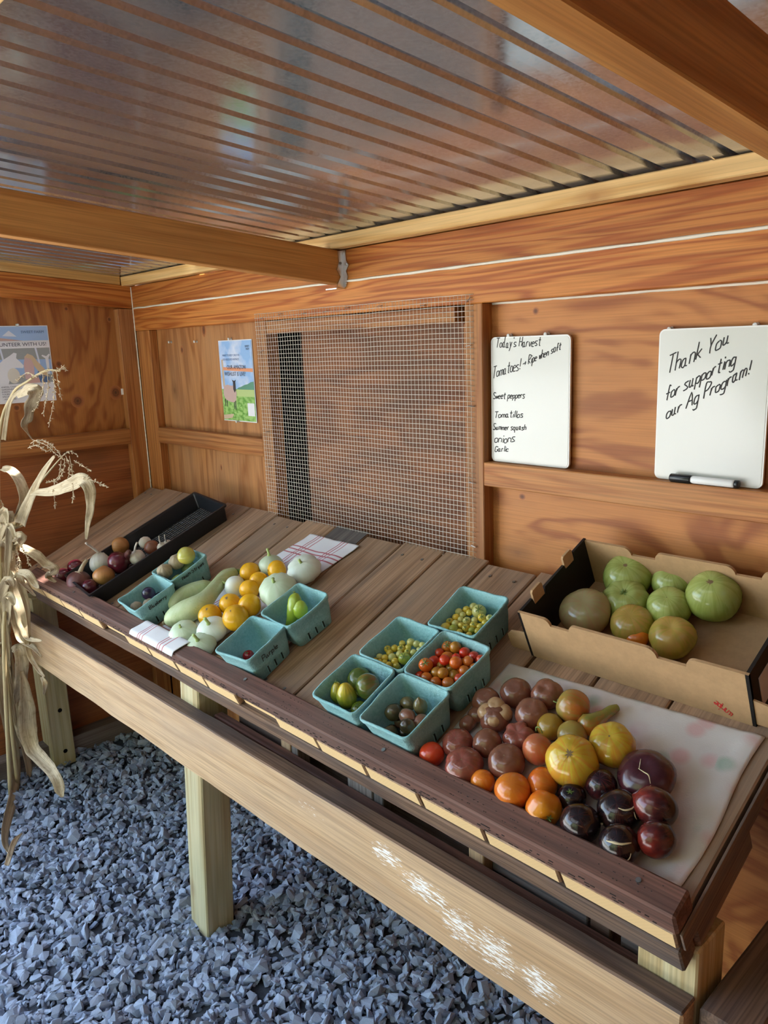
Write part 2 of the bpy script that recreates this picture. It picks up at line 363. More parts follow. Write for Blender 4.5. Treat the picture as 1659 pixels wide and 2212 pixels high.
for q in ((440, 713, 8, 15), (393, 756, 6, 9), (1157, 672, 8, 8), (1128, 1073, 9, 7), (478, 1010, 3, 8)): knot(*q, 'B', wb)
# ---- right wall (outside the frame; closes the stand on that side)
wr = board('wall_right', 4.4, 4.45, -2.3, .1, 0, 2.4, M_ply, None, 'Y'); tag(wr, kind='structure')
wf = board('wall_front', 2.9, 4.45, -2.36, -2.31, 0, 2.3, M_ply, None, 'X'); tag(wf, kind='structure')
# ---- roof
cl = empty('ceiling', (2, -1, zt(.3))); tag(cl, kind='structure')
RS = math.radians(5.0); RM = TR(0, -.04, zt(.294)) @ RX(-RS)      # roof frame: Y runs down towards the back wall, Z up
# purlins under the sheets
sheared('purlin', -.04, -.002, -2.1, -.04, zt(.262) + .045 - .04 + 2.06 * math.tan(RS), zt(.262) - .0, .034, M_pine, cl)
board('purlin', .0, 4.4, -.04, -.003, zt(.2585), zt(.2935), M_pine, cl, 'X')
def roofboard(name, x0, x1, y0, y1, h0, h1, mat, axis): return board(name, x0, x1, y0, y1, h0, h1, mat, cl, axis, RM)
roofboard('purlin', .0, 4.4, -1.135, -1.098, -.036, -.002, M_pine, 'X')
roofboard('purlin', .0, 4.4, -2.05, -2.01, -.036, -.002, M_pine, 'X')
ra = roofboard('rafter', 1.262, 1.301, -2.02, .038, -.126, -.036, M_raft, 'Y')
rb = roofboard('rafter', 2.600, 2.644, -2.02, .038, -.126, -.036, M_raft, 'Y')
rc = roofboard('rafter', 3.90, 3.94, -2.02, .038, -.126, -.036, M_raft, 'Y')
# joist hanger on the near rafter
def hanger(parent, xr, name='joist_hanger'):
    parts = []
    z0, z1 = zt(.155), zt(.255); x = xr
    out = [(.0, 0), (.012, .004), (.020, .03), (.014, .045), (.026, .06), (.016, .072), (.014, .1), (.0, .1)]
    v = [Vector((x + a, -.0015, z0 + b)) for a, b in out] + [Vector((x + a, -.0035, z0 + b)) for a, b in out]; n = len(out)
    f = [tuple(range(n)), tuple(range(2 * n - 1, n - 1, -1))] + [(i, i + n, (i + 1) % n + n, (i + 1) % n) for i in range(n)]
    parts.append((v, f))
    out = [(.0, .0), (-.004, .0), (-.03, .004), (-.014, .03), (-.026, .048), (-.018, .07), (-.02, .098), (.0, .1)]
    v = [Vector((x + .0015, a, z0 + b)) for a, b in out] + [Vector((x + .0035, a, z0 + b)) for a, b in out]
    parts.append((v, f)); parts.append(cube_vf(x - .043, x + .004, -.032, 0, z0 - .003, z0))
    parts.append(cube_vf(x + .0005, x + .005, -.005, -.001, z0, z1))
    o = link(name, pyd(*join(parts), name), None, parent, M_galvb)
    for (a, b_) in ((.013, .012), (.016, .062), (.008, .092)):
        v, f = tube([(x + a, -.003, z0 + b_), (x + a, -.0065, z0 + b_)], .0035, 8); link('nail_head', pyd(v, f), None, o, M_galvb)
    v, f = tube([(x + .003, -.014, z0 + .066), (x + .0065, -.014, z0 + .066)], .0035, 8); link('nail_head', pyd(v, f), None, o, M_steel)
M_galvb = plain('bright_galvanised', (.70, .71, .70), .3, 1.)
hanger(ra, 1.301)
# corrugated sheets
PIT = .0686; XR0 = 2.387
def sheet(x0, x1, lift):
    ks = np.arange(math.floor((x0 - XR0) / PIT) - 1, math.ceil((x1 - XR0) / PIT) + 2); prof = []
    for k in ks:
        c = XR0 + k * PIT
        for dx, z in ((-.0105, 0.), (-.0055, .0105), (.0055, .0105), (.0105, 0.), (.0343, -.0001)): prof.append((c + dx, z))
    prof = [(x, z) for x, z in prof if x0 <= x <= x1]
    ys = np.linspace(-2.25, .16, 9); v, f = [], []; n = len(prof)
    for y in ys: v += [(x, y, z + lift + .0004 * math.sin(3 * y + x * 4)) for x, z in prof]
    for j in range(len(ys) - 1): f += [(j * n + i, j * n + i + 1, (j + 1) * n + i + 1, (j + 1) * n + i) for i in range(n - 1)]
    o = link('roof_sheet', pyd(v, f, 'roof_sheet', True), RM.copy(), cl, M_galv)
    md = o.modifiers.new('thick', 'SOLIDIFY'); md.thickness = .0012; md.offset = 1
    md = o.modifiers.new('edges', 'EDGE_SPLIT'); md.split_angle = math.radians(14)
    return o
sheet(-.12, .542, .002); sheet(.5465, 1.50, .002); sheet(1.47, 2.372, .0045); sheet(2.352, 3.3, .002); sheet(3.27, 4.5, .0045)
# ---- ground outside
def lawn():
    m, nt, b = newmat('lawn'); v = coords(nt, (1, 1, 1), 0); n1 = N(nt, 'TexNoise', Scale=1.1, Detail=6.); nt.links.new(v, n1.inputs['Vector'])
    nt.links.new(ramp(nt, n1.outputs[0], [(.36, (.13, .16, .09)), (.46, (.30, .30, .26)), (.54, (.42, .415, .42)), (.66, (.49, .49, .53))]), b.inputs['Base Color']); b.inputs['Roughness'].default_value = .9
    return m
v, f = grid(-30, 30, -30, 30, 4, 4, lambda x, y: -.06)
gr = link('ground_outside', pyd(v, f), None, None, lawn()); tag(gr, kind='structure')
# unseen tree masses, added to cut the sky light from the open front
def crown(cx, cy, cz, r, sv, v, f):
    bm = bmesh.new(); bmesh.ops.create_icosphere(bm, subdivisions=4, radius=1); o_ = len(v); bm.verts.ensure_lookup_table()
    for q in bm.verts:
        k = 1 + .28 * noise.noise(q.co * 2.2 + Vector((sv, 0, 0))) + .16 * noise.noise(q.co * 6 + Vector((0, sv, 0))); v.append(Vector((cx, cy, cz)) + Vector((q.co.x * r, q.co.y * r, q.co.z * r * 1.25)) * k)
    f += [tuple(w.index + o_ for w in p.verts) for p in bm.faces]; bm.free()
tv, tf = [], []
for k, (tx, ty, tz, tr2) in enumerate(((1.6, -7.5, 2.6, 2.3), (4.6, -7.0, 2.4, 2.2), (7.6, -6.5, 2.6, 2.3), (3.1, -9.0, 4.2, 2.6), (6.2, -8.6, 4.0, 2.5))): crown(tx, ty, tz, tr2, k * 7.3, tv, tf)
tre = link('added_blocker_trees', pyd(tv, tf, 'trees', True), None, None, gravelmat('blocker_foliage', (.045, .065, .03), (.14, .17, .08), 9)); tag(tre, kind='structure')

# ================================================================ DISPLAY TABLE
tb = empty('display_table', (1.3, -.3, 0)); tag(tb, 'long sloping wooden produce table of weathered planks on square posts', 'table')
seams = [.008, .116, .264, .430, .584, .743, .908, 1.058, 1.213, 1.360, 1.506, 1.663, 1.8125, 1.964, 2.115, 2.265, 2.415, 2.608]
YF = -.632
for i in range(len(seams) - 1):
    a, b_ = seams[i] + .0028, seams[i + 1] - .0028 - .0025 * (i % 3 == 1)
    short = .0
    mt_ = M_plank
    if i in (5, 10): short = .012; mt_ = M_plankd if i == 8 else M_plank
    o = board('plank', a, b_, YF + short, (.004 if i % 3 else -.008), -.038 + (i % 4) * .0006, (i % 3) * .0008, mt_, tb, 'Y', MT, bev=.003, rough=.0012, cuts=10)
    for yy in (-.56, -.05):
        for xx in (.25, .75):
            if i % 2: continue
            v, f = tube([Vector((a + (b_ - a) * xx, yy, .0005)), Vector((a + (b_ - a) * xx, yy, .0022))], .0042, 8)
            link('screw', pyd(v, f), MT.copy(), o, M_steel)
# filler strip of a darker plank by the wall
board('plank', 1.216, 1.357, -.075, .006, .0012, .0032, M_plankd, tb, 'Y', MT, bev=.0005)
fr = board('front_rail', .165, 2.61, YF - .001, -.584, .0018, .044, M_rail, tb, 'X', MT, bev=.004, rough=.0015, cuts=40)
for xx in (.55, 1.02, 1.55, 2.02, 2.545):
    v, f = tube([Vector((xx, -.606, .0435)), Vector((xx, -.606, .0462))], .0042, 10); link('screw', pyd(v, f), MT.copy(), fr, M_steel)
# dashed incisions on the front face of the rail
cut = []
for k in range(330):
    x = random.uniform(.2, 2.58); z = random.choice((.010, .0165, .024)); l = random.uniform(.004, .009)
    cut.append(cube_vf(x, x + l, YF - .0026, YF - .0014, z, z + .0008))
for k in range(150):
    x = random.uniform(1.6, 2.58); y = random.choice((-.622, -.612, -.597)); cut.append(cube_vf(x, x + .0018, y, y + .0009, .0430, .0447))
tag(link('incisions', pyd(*join(cut)), MT.copy(), fr, plain('incision_dark', (.03, .022, .02), .9)), kind='stuff')
board('lower_beam', .10, 2.605, YF - .002, -.595, -.089, -.041, M_beam, tb, 'X', MT, bev=.003, rough=.002, cuts=40)
board('plank_edge', 2.6085, 2.6125, YF + .004, -.002, -.037, -.001, M_beam, tb, 'Y', MT, bev=.0005)
board('cleat', 2.565, 2.609, -.594, -.40, -.092, -.041, M_beam, tb, 'Y', MT, bev=.006)
board('ledger', .02, 2.6, -.045, -.002, .95, 1.06, M_beam, tb, 'X')
# legs
board('leg', -.032, .06, -.556, -.466, .06, .80, M_leg, tb, 'Z', bev=.004)
for zz_ in (.33, .155):
    v, f = tube([(.0595, -.505, zz_), (.0608, -.505, zz_)], .0085, 12); link('bolt_hole', pyd(v, f), None, bpy.data.objects['leg'], M_black)
ml = boxm(.90, .092, .096, .004); lean = math.atan2(.054, .55)
link('leg', ml, TR(1.170, -.496, .39) @ RY(lean) @ RY(-H90), tb, M_leg)
board('leg', 2.519, 2.612, -.518, -.428, -.04, .825, M_leg, tb, 'Z', bev=.003)
# skirt frame
sk_a = math.atan2(.04, 2.62)
skb = link('skirt_board', boxm(2.60, .040, .163, .004, 1, .0025, 40), TR(1.312, -.560, .666) @ RZ(sk_a), tb, M_skirt)
link('skirt_backing', boxm(2.58, .026, .16, .003, 1, .002, 40), TR(1.31, -.5265, .662) @ RZ(sk_a), tb, M_rail) if False else None
link('skirt_cap', boxm(2.60, .043, .006, .002, 1, .002, 40), TR(1.312, -.560, .7495) @ RZ(sk_a), tb, M_beam)
board('end_board', 2.622, 2.70, -.53, .0, .60, .748, M_beam, tb, 'Y', bev=.004, rough=.001, cuts=8)
# inner frame seen through the slot between beam and skirt
board('inner_board', 1.28, 2.515, -.512, -.486, .60, .735, M_rail, tb, 'X', bev=.003)
board('shelf_board', 1.29, 2.51, -.484, -.30, .655, .68, M_plankd, tb, 'X')
IX = lambda zx, zy: HY(760 + zx * .3858, 1640 + zy * .3858, -.47).x
IL = lambda zx, zy: HY(380 + zx * .2411, 1480 + zy * .2411, -.47).x
for (a, b_, m) in ((IL(540, 300), IL(980, 560), M_beam), (IX(770, 620), IX(1312, 930), M_grey), (IX(1318, 940), IX(1440, 1000), M_beam), (IX(1490, 1010), 2.518, M_grey)):
    board('back_board', a, b_ - .003, -.462, -.446, .681, .855, m, tb, 'X')
board('rear_board', 1.29, 2.51, -.345, -.325, .68, .93, M_skirt, tb, 'X')
for (a, b_, m) in ((IL(985, 560), IL(1075, 620), M_skirt), (IL(1080, 620), IL(1140, 640), M_grey), (IL(1580, 900), IX(148, 260), M_grey), (IX(150, 270), IX(208, 300), M_plankd), (IX(680, 580), IX(768, 640), M_skirt), (1.0, 1.06, M_grey)):
    board('spacer_block', a, b_ - .002, -.484 if a > 1.2 else -.45, -.448 if a > 1.2 else -.41, .681 if a > 1.2 else .60, .855, m, tb, 'Z')
# worn white paint scrapes on the skirt, in its own material
M_skirtp = M_skirt.copy(); M_skirtp.name = 'tan_skirt_scraped'; nt = M_skirtp.node_tree; L = nt.links.new
bs = nt.nodes['Principled BSDF']; src = bs.inputs['Base Color'].links[0].from_socket
tc = N(nt, 'TexCoord'); sx = N(nt, 'SeparateXYZ'); L(tc.outputs['Object'], sx.inputs[0]); tot = None
for (cx, cz, rx_, rz_) in ((.70, .040, .06, .03), (.80, .018, .08, .036), (.89, -.012, .06, .05), (.97, -.015, .06, .055), (1.06, -.02, .05, .04), (.46, .035, .07, .022)):
    ex_ = math_(nt, 'DIVIDE', math_(nt, 'SUBTRACT', sx.outputs[0], cx), rx_); ez_ = math_(nt, 'DIVIDE', math_(nt, 'SUBTRACT', sx.outputs[2], cz), rz_)
    d2 = math_(nt, 'ADD', math_(nt, 'MULTIPLY', ex_, ex_), math_(nt, 'MULTIPLY', ez_, ez_)); bl_ = math_(nt, 'MAXIMUM', math_(nt, 'SUBTRACT', 1., d2), 0.)
    if cx < .5: bl_ = math_(nt, 'MULTIPLY', bl_, .45)
    tot = bl_ if tot is None else math_(nt, 'MAXIMUM', tot, bl_)
mp_ = N(nt, 'Mapping'); mp_.inputs['Rotation'].default_value = (0, math.radians(60), 0); mp_.inputs['Scale'].default_value = (38, 1, 230); L(tc.outputs['Object'], mp_.inputs[0])
nz_ = N(nt, 'TexNoise', Scale=1., Detail=5., Roughness=.7); L(mp_.outputs[0], nz_.inputs['Vector'])
msk = ramp(nt, math_(nt, 'ADD', nz_.outputs[0], math_(nt, 'MULTIPLY', math_(nt, 'POWER', tot, .5), .30)), [(.755, 0.), (.83, 1.)])
msk = math_(nt, 'MULTIPLY', msk, math_(nt, 'MINIMUM', math_(nt, 'MULTIPLY', tot, 4.), 1.))
L(mixc(nt, msk, src, (.86, .84, .82)), bs.inputs['Base Color'])
skb.data.materials[0] = M_skirtp

# ================================================================ WIRE MESH over the window
mp = []
PT = .0127; x0m, x1m, z0m, z1m = .862, 1.772, 1.128, 1.797
nxw = int((x1m - x0m) / PT); nzw = int((z1m - z0m) / PT)
def wob(x, z): return -.0045 - .004 * max(0, noise.noise(Vector((x * 3, z * 3, 2)))), .0016 * noise.noise(Vector((x * 7, z * 7, 8)))
for i in range(nxw + 1):
    x = x0m + i * PT; pts = []
    for j in range(0, 19):
        z = z0m + (z1m - z0m) * j / 18; wy, wx = wob(x, z); pts.append((x + wx, wy, z))
    mp.append(tube(pts, .00068, 4))
for j in range(nzw + 1):
    z = z1m - j * PT; pts = []
    for i in range(0, 25):
        x = x0m - .003 + (x1m - x0m + .006) * i / 24; wy, wx = wob(x, z); pts.append((x, wy - .001, z + wx))
    mp.append(tube(pts, .00068, 4))
wm = link('wire_mesh', pyd(*join(mp), 'wire_mesh', True), None, None, M_wire)
tag(wm, 'square galvanised wire mesh stapled over the window opening', 'wire mesh')
st = [(565, 687, .1), (603, 679, .1), (655, 677, .08), (702, 673, .08), (748, 665, .0), (818, 661, .05), (912, 660, 0), (1012, 647, .7), (1010, 747, .12), (1017, 877, -.02), (1018, 1043, -.1), (1022, 1180, -.2), (563, 760, .4), (571, 861, .1), (577, 932, .05), (583, 1007, 0), (590, 1085, .0)]
for (x, y, a) in st:
    p = HY(x, y, -.0075); l = .0075; d = Vector((math.cos(a), 0, math.sin(a)))
    v, f = tube([p - d * l + Vector((0, .0075, 0)), p - d * l, p + d * l, p + d * l + Vector((0, .0075, 0))], .0009, 4); link('staple', pyd(v, f), None, wm, M_staple)

# ================================================================ WRITING
YK = 'dcba0123456789T'
G = {'T': '0T6T 3T30', 'o': '2504011030414425', 'd': '33250401102031 3T314050', 'a': '35150401102031 35314050', 'y': '0520 45201c0d', "'": '1T18', 's': '4515041332413000', 'H': '0T00 5T50 0555', 'r': '0500 031535', 'v': '052045', 'e': '0343442504011040', 't': '29213040 0646', 'm': '0500 0415253430 3445556460', '!': '1T13 1110', '>': '0373 5573 5173', 'R': '000T3T5957350550', 'i': '1510 1718', 'p': '050d 042544412001', 'w': '0510243045', 'h': '0T00 0415354440', 'n': '0500 0415354440', 'f': '493T2920 0545', 'S': '593T1T081644523001', 'l': '1T10', 'u': '0501102031 35314050', 'q': '44250401103041 454d5c', 'g': '44250401103041 454c3d1d0c', 'G': '593T1T08021030525434', 'c': '442504011040', 'k': '0T00 4502 1340', 'Y': '0T25 5T2520', 'A': '003T60 1454', 'P': '000T3T59573505', 'N': '000T505T', 'b': '0T00 042544412001', 'B': '000T3T48363505 3543411000', 'U': '0T0210305T'}
def strokes(text, seedv=0, slant=.12):
    r_ = random.Random(seedv); x = 0; out = []
    for ch in text:
        if ch == ' ': x += 4; continue
        mx = 0; jy = r_.uniform(-.5, .5); js = r_.uniform(.9, 1.1)
        for s_ in G[ch].split(' '):
            pl = []
            for k in range(0, len(s_), 2):
                a, b_ = int(s_[k]), YK.index(s_[k + 1]) - 4; mx = max(mx, a)
                pl.append(Vector(((x + a + r_.uniform(-.25, .25)) + b_ * slant, (b_ * js + jy + r_.uniform(-.25, .25)), 0)))
            out.append(pl if len(pl) < 3 else crom(pl, 3))
        x += mx + 1.6
    return out, x - 1.6
def writing(text, p0, p1, upv, cap, wd_, mat, parent, seedv=0, nrm=Vector((0, -1, 0)), lift=.0006):
    sts, w = strokes(text, seedv); ux = (p1 - p0) / w; uy = upv.normalized() * cap / 10; parts = []
    for pl in sts:
        q = [p0 + ux * a.x + uy * a.y + nrm * lift for a in pl]
        v, f = tube(q, wd_ / 2, 4)
        parts.append(([p - nrm * ((p - p0).dot(nrm) - lift) * .6 for p in v], f))
    return link('writing', pyd(*join(parts), 'writing'), None, parent, mat)
M_ink = plain('marker_ink', (.02, .018, .02), .5); M_red = plain('red_ink', (.6, .03, .03), .6)
ZV = Vector((0, 0, 1))
# ================================================================ WHITEBOARDS, PINS, MARKER
M_wb = plain('whiteboard_gloss', (.66, .66, .62), .12, 0, .5); M_wbe = plain('whiteboard_edge', (.75, .74, .71), .3)
def rrect(w, h, r, n=5):
    out = []
    for cx, cz, a0 in ((w / 2 - r, h / 2 - r, 0), (-w / 2 + r, h / 2 - r, 90), (-w / 2 + r, -h / 2 + r, 180), (w / 2 - r, -h / 2 + r, 270)):
        for k in range(n + 1):
            a = math.radians(a0 + 90 * k / n); out.append((cx + r * math.cos(a), cz + r * math.sin(a)))
    return out
def slab(outline, y0, y1):
    n = len(outline); v = [Vector((a, y0, b_)) for a, b_ in outline] + [Vector((a, y1, b_)) for a, b_ in outline]
    return v, [tuple(range(n)), tuple(range(2 * n - 1, n - 1, -1))] + [(i, i + n, (i + 1) % n + n, (i + 1) % n) for i in range(n)]
WY = .022
def wboard(x0, x1, z0, z1, label):
    e = empty('whiteboard', ((x0 + x1) / 2, WY, z0)); tag(e, label, 'whiteboard', 'whiteboards on the back wall')
    v, f = slab(rrect(x1 - x0, z1 - z0, .012), 0, .006); M = TR((x0 + x1) / 2, WY, (z0 + z1) / 2)
    v2, f2 = slab(rrect(x1 - x0 - .006, z1 - z0 - .006, .010), -.0006, .001)
    link('frame', pyd(v, f), M, e, M_wbe); link('writing_surface', pyd(v2, f2), M, e, M_wb); return e
wb1 = wboard(1.805, 2.028, zt(-.2935), zt(.0045), "white marker board listing today's harvest, beside the mesh window")
wb2 = wboard(2.235, 2.452, zt(-.2935), zt(.007), 'white marker board with thank you message above the black marker')
zp = lambda a, b_: (1030 + a * .3791, 600 + b_ * .3791)
def wline(text, a, b_, cap, parent, seedv, wd_=.0021):
    p0 = HY(*zp(*a), WY); p1 = HY(*zp(*b_), WY); d = depth(p0)
    writing(text, p0, p1, ZV + (p1 - p0).normalized() * .1, cap * .3791 * d / F * 1.05, wd_, M_ink, parent, seedv, lift=.001)
for i, (t, a, b_, c_) in enumerate((("Today's Harvest", (108, 400), (362, 386), 48), ('Tomatoes!', (90, 572), (246, 522), 58), ('> Ripe when soft', (262, 508), (478, 408), 42), ('Sweet peppers', (94, 690), (272, 684), 34), ('Tomatillos', (100, 797), (262, 795), 36), ('Summer squash', (94, 866), (280, 866), 32), ('onions', (102, 940), (215, 936), 46), ('Garlic', (104, 990), (180, 990), 30))):
    wline(t, a, b_, c_, wb1, i)
for i, (t, a, b_, c_) in enumerate((('Thank You', (1080, 553), (1436, 375), 90), ('for supporting', (1074, 700), (1470, 490), 72), ('our Ag Program!', (1078, 808), (1550, 548), 74))):
    wline(t, a, b_, c_, wb2, 20 + i, .0024)
# dry-erase marker on the rail
mk = empty('marker', HY(1520, 1045, .005)); tag(mk, 'black and white dry erase marker lying on the rail below the thank you board', 'marker')
mz = zt(-.295) + .0088; pa, pb = HY(1448, 1030, .008), HY(1597, 1046, .008); xa, xb = pa.x, pb.x
M_mkw = plain('marker_white', (.78, .78, .78), .35); M_mkb = plain('marker_black', (.012, .012, .014), .3)
def seg_tube(n, a, b_, r1, m, par): v, f = tube([(a, .008, mz), (a + (b_ - a) * .05, .008, mz), (b_ - (b_ - a) * .05, .008, mz), (b_, .008, mz)], [r1 * .8, r1, r1, r1 * .85], 14); return link(n, pyd(v, f, n, True), None, par, m)
seg_tube('cap', xa, xa + .044, .0085, M_mkb, mk); bd = seg_tube('barrel', xa + .044, xb - .008, .0078, M_mkw, mk); seg_tube('end_plug', xb - .009, xb, .0074, M_mkb, mk)
writing('er', Vector((xa + .052, .0002, mz - .001)), Vector((xa + .058, .0002, mz - .001)), ZV, .003, .0008, M_mkb, bd) if False else None
# push pins
M_pin = plain('clear_plastic', (.80, .80, .78), .12, 0, .5, **{'Transmission Weight': .25, 'IOR': 1.3})
pin_v, pin_f = [], []
def lathe(prof, seg=14, cap=True):
    v, f = [], []
    for r_, z in prof: v += [Vector((r_ * math.cos(6.2832 * k / seg), r_ * math.sin(6.2832 * k / seg), z)) for k in range(seg)]
    for i in range(len(prof) - 1): f += [(i * seg + k, i * seg + (k + 1) % seg, (i + 1) * seg + (k + 1) % seg, (i + 1) * seg + k) for k in range(seg)]
    if cap: f.append(tuple(range(seg))[::-1]); f.append(tuple((len(prof) - 1) * seg + k for k in range(seg)))
    return v, f
PIN = pyd(*lathe([(.0045, 0), (.005, .001), (.0028, .003), (.0024, .008), (.0045, .0105), (.0048, .0125), (.004, .0135)]), 'pin', True); PIN.materials.append(M_pin)
pins = [((1105, 725), 'left pin at the top of the harvest list board'), ((1185, 722), 'right pin at the top of the harvest list board'), ((1452, 711), 'left pin at the top of the thank you board'), ((1637, 702), 'right pin at the top of the thank you board'), ((371, 739), 'pin left of the other lone pin on the left plywood bay'), ((426, 738), 'lone pin nearer the sheep poster'), ((500, 732), 'pin at the top of the sheep poster'), ((517, 910), 'pin at the bottom of the sheep poster')]
for (q, lb) in pins:
    p = HY(q[0], q[1], PLY); o = link('push_pin', PIN, TR(p.x, p.y - .0005, p.z) @ RX(H90)); tag(o, 'clear push ' + lb, 'push pin', 'clear push pins')
p = HX(36, 702, -PLY); o = link('push_pin', PIN, TR(p.x + .0005, p.y, p.z) @ RY(H90)); tag(o, 'clear push pin at the top of the llama poster', 'push pin', 'clear push pins')
p = HX(264, 846, 0); o = link('wall_sticker', boxm(.0015, .010, .024, .0003), TR(p.x + .0008, p.y, p.z), None, plain('sticker_white', (.8, .8, .76), .5)); tag(o, 'small white sticker on the corner stud of the left wall', 'sticker')

# ================================================================ POSTERS
def flat(name, pts, M, z, mat, parent): return link(name, pyd([Vector((a, b_, z)) for a, b_ in pts], [tuple(range(len(pts)))]), M, parent, mat)
def font_text(txt, size, M, mat, parent, align='LEFT', sx=1.):
    cu = bpy.data.curves.new('t', 'FONT'); cu.body = txt; cu.size = size; cu.align_x = align; cu.resolution_u = 2
    ob = bpy.data.objects.new('t', cu); COL.objects.link(ob); me = bpy.data.meshes.new_from_object(ob); bpy.data.objects.remove(ob)
    return link('lettering', me, M @ Matrix.Diagonal((sx, 1, 1, 1)), parent, mat)
def ell(cx, cy, rx_, ry_, n=18, a0=0): return [(cx + rx_ * math.cos(6.2832 * k / n) * math.cos(a0) - ry_ * math.sin(6.2832 * k / n) * math.sin(a0), cy + rx_ * math.cos(6.2832 * k / n) * math.sin(a0) + ry_ * math.sin(6.2832 * k / n) * math.cos(a0)) for k in range(n)]
pm = lambda n, c: plain('print_' + n, c, .45)
P_blue, P_pale, P_ink, P_or, P_gr, P_gr2, P_wool, P_blk, P_wht, P_tan, P_navy, P_gry = pm('sky', (.36, .52, .80)), pm('pale', (.70, .74, .86)), pm('ink', (.05, .06, .10)), pm('orange', (.80, .33, .17)), pm('grass', (.22, .45, .09)), pm('pale_grass', (.48, .60, .24)), pm('wool', (.58, .40, .36)), pm('dark', (.05, .045, .05)), pm('white', (.80, .80, .84)), pm('tan', (.60, .45, .32)), pm('navy', (.10, .18, .36)), pm('grey', (.34, .36, .36))
def cloudmat():
    m, nt, b = newmat('print_cloudy_sky'); v = coords(nt, (14, 14, 14), 0); n1 = N(nt, 'TexNoise', Scale=1., Detail=3.); nt.links.new(v, n1.inputs['Vector'])
    nt.links.new(ramp(nt, n1.outputs[0], [(.42, (.30, .50, .82)), (.62, (.66, .72, .88))]), b.inputs['Base Color']); b.inputs['Roughness'].default_value = .4; return m
P_cloud = cloudmat()
def grassmat():
    m, nt, b = newmat('print_grass'); v = coords(nt, (60, 90, 60), 0); n1 = N(nt, 'TexNoise', Scale=1., Detail=4.); nt.links.new(v, n1.inputs['Vector'])
    nt.links.new(ramp(nt, n1.outputs[0], [(.35, (.13, .34, .05)), (.6, (.36, .58, .18))]), b.inputs['Base Color']); b.inputs['Roughness'].default_value = .4; return m
P_grass = grassmat()
# sheep poster on the back wall: local x right, y up, z out of the wall
c0, c1, c2, c3 = [HY(q[0], q[1], PLY - .002) for q in ((471, 732), (543, 731), (558, 909), (485, 907))]
PW, PH = .211, .281
Mp = Matrix.Translation((c0.x, PLY - .0022, c3.z - .001)) @ RX(H90)
ps = empty('sheep_poster', Mp.translation); tag(ps, 'paper poster with a sheep on grass under blue sky, left of the mesh window', 'poster')
nx_ = 10; vv, ff = [], []
for i in range(nx_ + 1):
    x = PW * i / nx_
    for j in range(9):
        y = PH * j / 8; vv.append((x, y, .0004 + .0015 * (i / nx_) ** 3 * (1 - j / 8) ** 2))
ff = [(i * 9 + j, (i + 1) * 9 + j, (i + 1) * 9 + j + 1, i * 9 + j + 1) for i in range(nx_) for j in range(8)]
pp_ = link('paper', pyd(vv, ff, 'paper', True), Mp, ps, P_wht)
def ps_flat(n, pts, z, m): return flat(n, [(max(.003, min(PW - .003, a)), max(.003, min(PH - .003, b_))) for a, b_ in pts], Mp, z * .45, m, ps)
ps_flat('sky_print', [(.003, .10), (PW - .003, .10), (PW - .003, PH - .003), (.003, PH - .003)], .0045, P_cloud)
ps_flat('field_print', [(.003, .003), (PW - .003, .003), (PW - .003, .115), (.003, .112)], .0047, P_grass)
ps_flat('far_field_print', [(.10, .088), (PW, .088), (PW, .112), (.10, .112)], .0049, P_gr2)
ps_flat('tree_print', [(.10, .112), (PW, .112), (PW, .14), (.19, .138), (.17, .131), (.15, .128), (.13, .122), (.11, .118)], .0049, pm('trees', (.12, .30, .20)))
ps_flat('path_print', [(.0, .02), (.07, .026), (.06, .012), (.02, .006), (.0, .006)], .005, P_tan)
ps_flat('post_print', [(.014, .12), (.026, .12), (.024, .215), (.013, .215)], .0051, P_tan)
ps_flat('fence_rail_print', [(.022, .178), (PW, .172), (PW, .184), (.022, .189)], .0052, P_or)
ps_flat('sheep_body_print', [(.012, .10), (.018, .122), (.04, .128), (.07, .124), (.085, .128), (.098, .10), (.092, .075), (.075, .066), (.055, .068), (.03, .074), (.016, .085)], .0054, P_wool)
ps_flat('sheep_head_print', [(.078, .112), (.086, .10), (.094, .108), (.094, .137), (.099, .146), (.090, .142), (.083, .142), (.073, .146), (.079, .136)], .0056, P_blk)
for xx, y0_ in ((.018, .052), (.03, .05), (.076, .042), (.084, .04)): ps_flat('sheep_leg_print', [(xx, .078), (xx + .006, .078), (xx + .005, y0_), (xx + .001, y0_)], .0053, P_blk)
ps_flat('white_patch_print', [(PW - .05, .022), (PW - .008, .022), (PW - .008, .066), (PW - .05, .066)], .005, P_wht)
def ptxt(t, x, y, s, al='LEFT', sx=1., M=None, par=None, m=None, z=.0029): return font_text(t, s, (M or Mp) @ TR(x, y, z), m or P_ink, par or ps, al, sx)
ptxt('SWEET', PW - .028, .255, .0095, 'CENTER', .9); ptxt('FARM', PW - .026, .246, .0095, 'CENTER', .9)
ptxt('WANT TO HELP CARE FOR', .024, .226, .0105, sx=.85, m=P_navy); ptxt('OUR RESCUED ANIMALS?', .024, .212, .0105, sx=.88, m=P_navy)
ptxt('OUR AMAZON', .048, .182, .020, sx=.87); ptxt('WISHLIST IS LIVE!', .030, .159, .020, sx=.87)
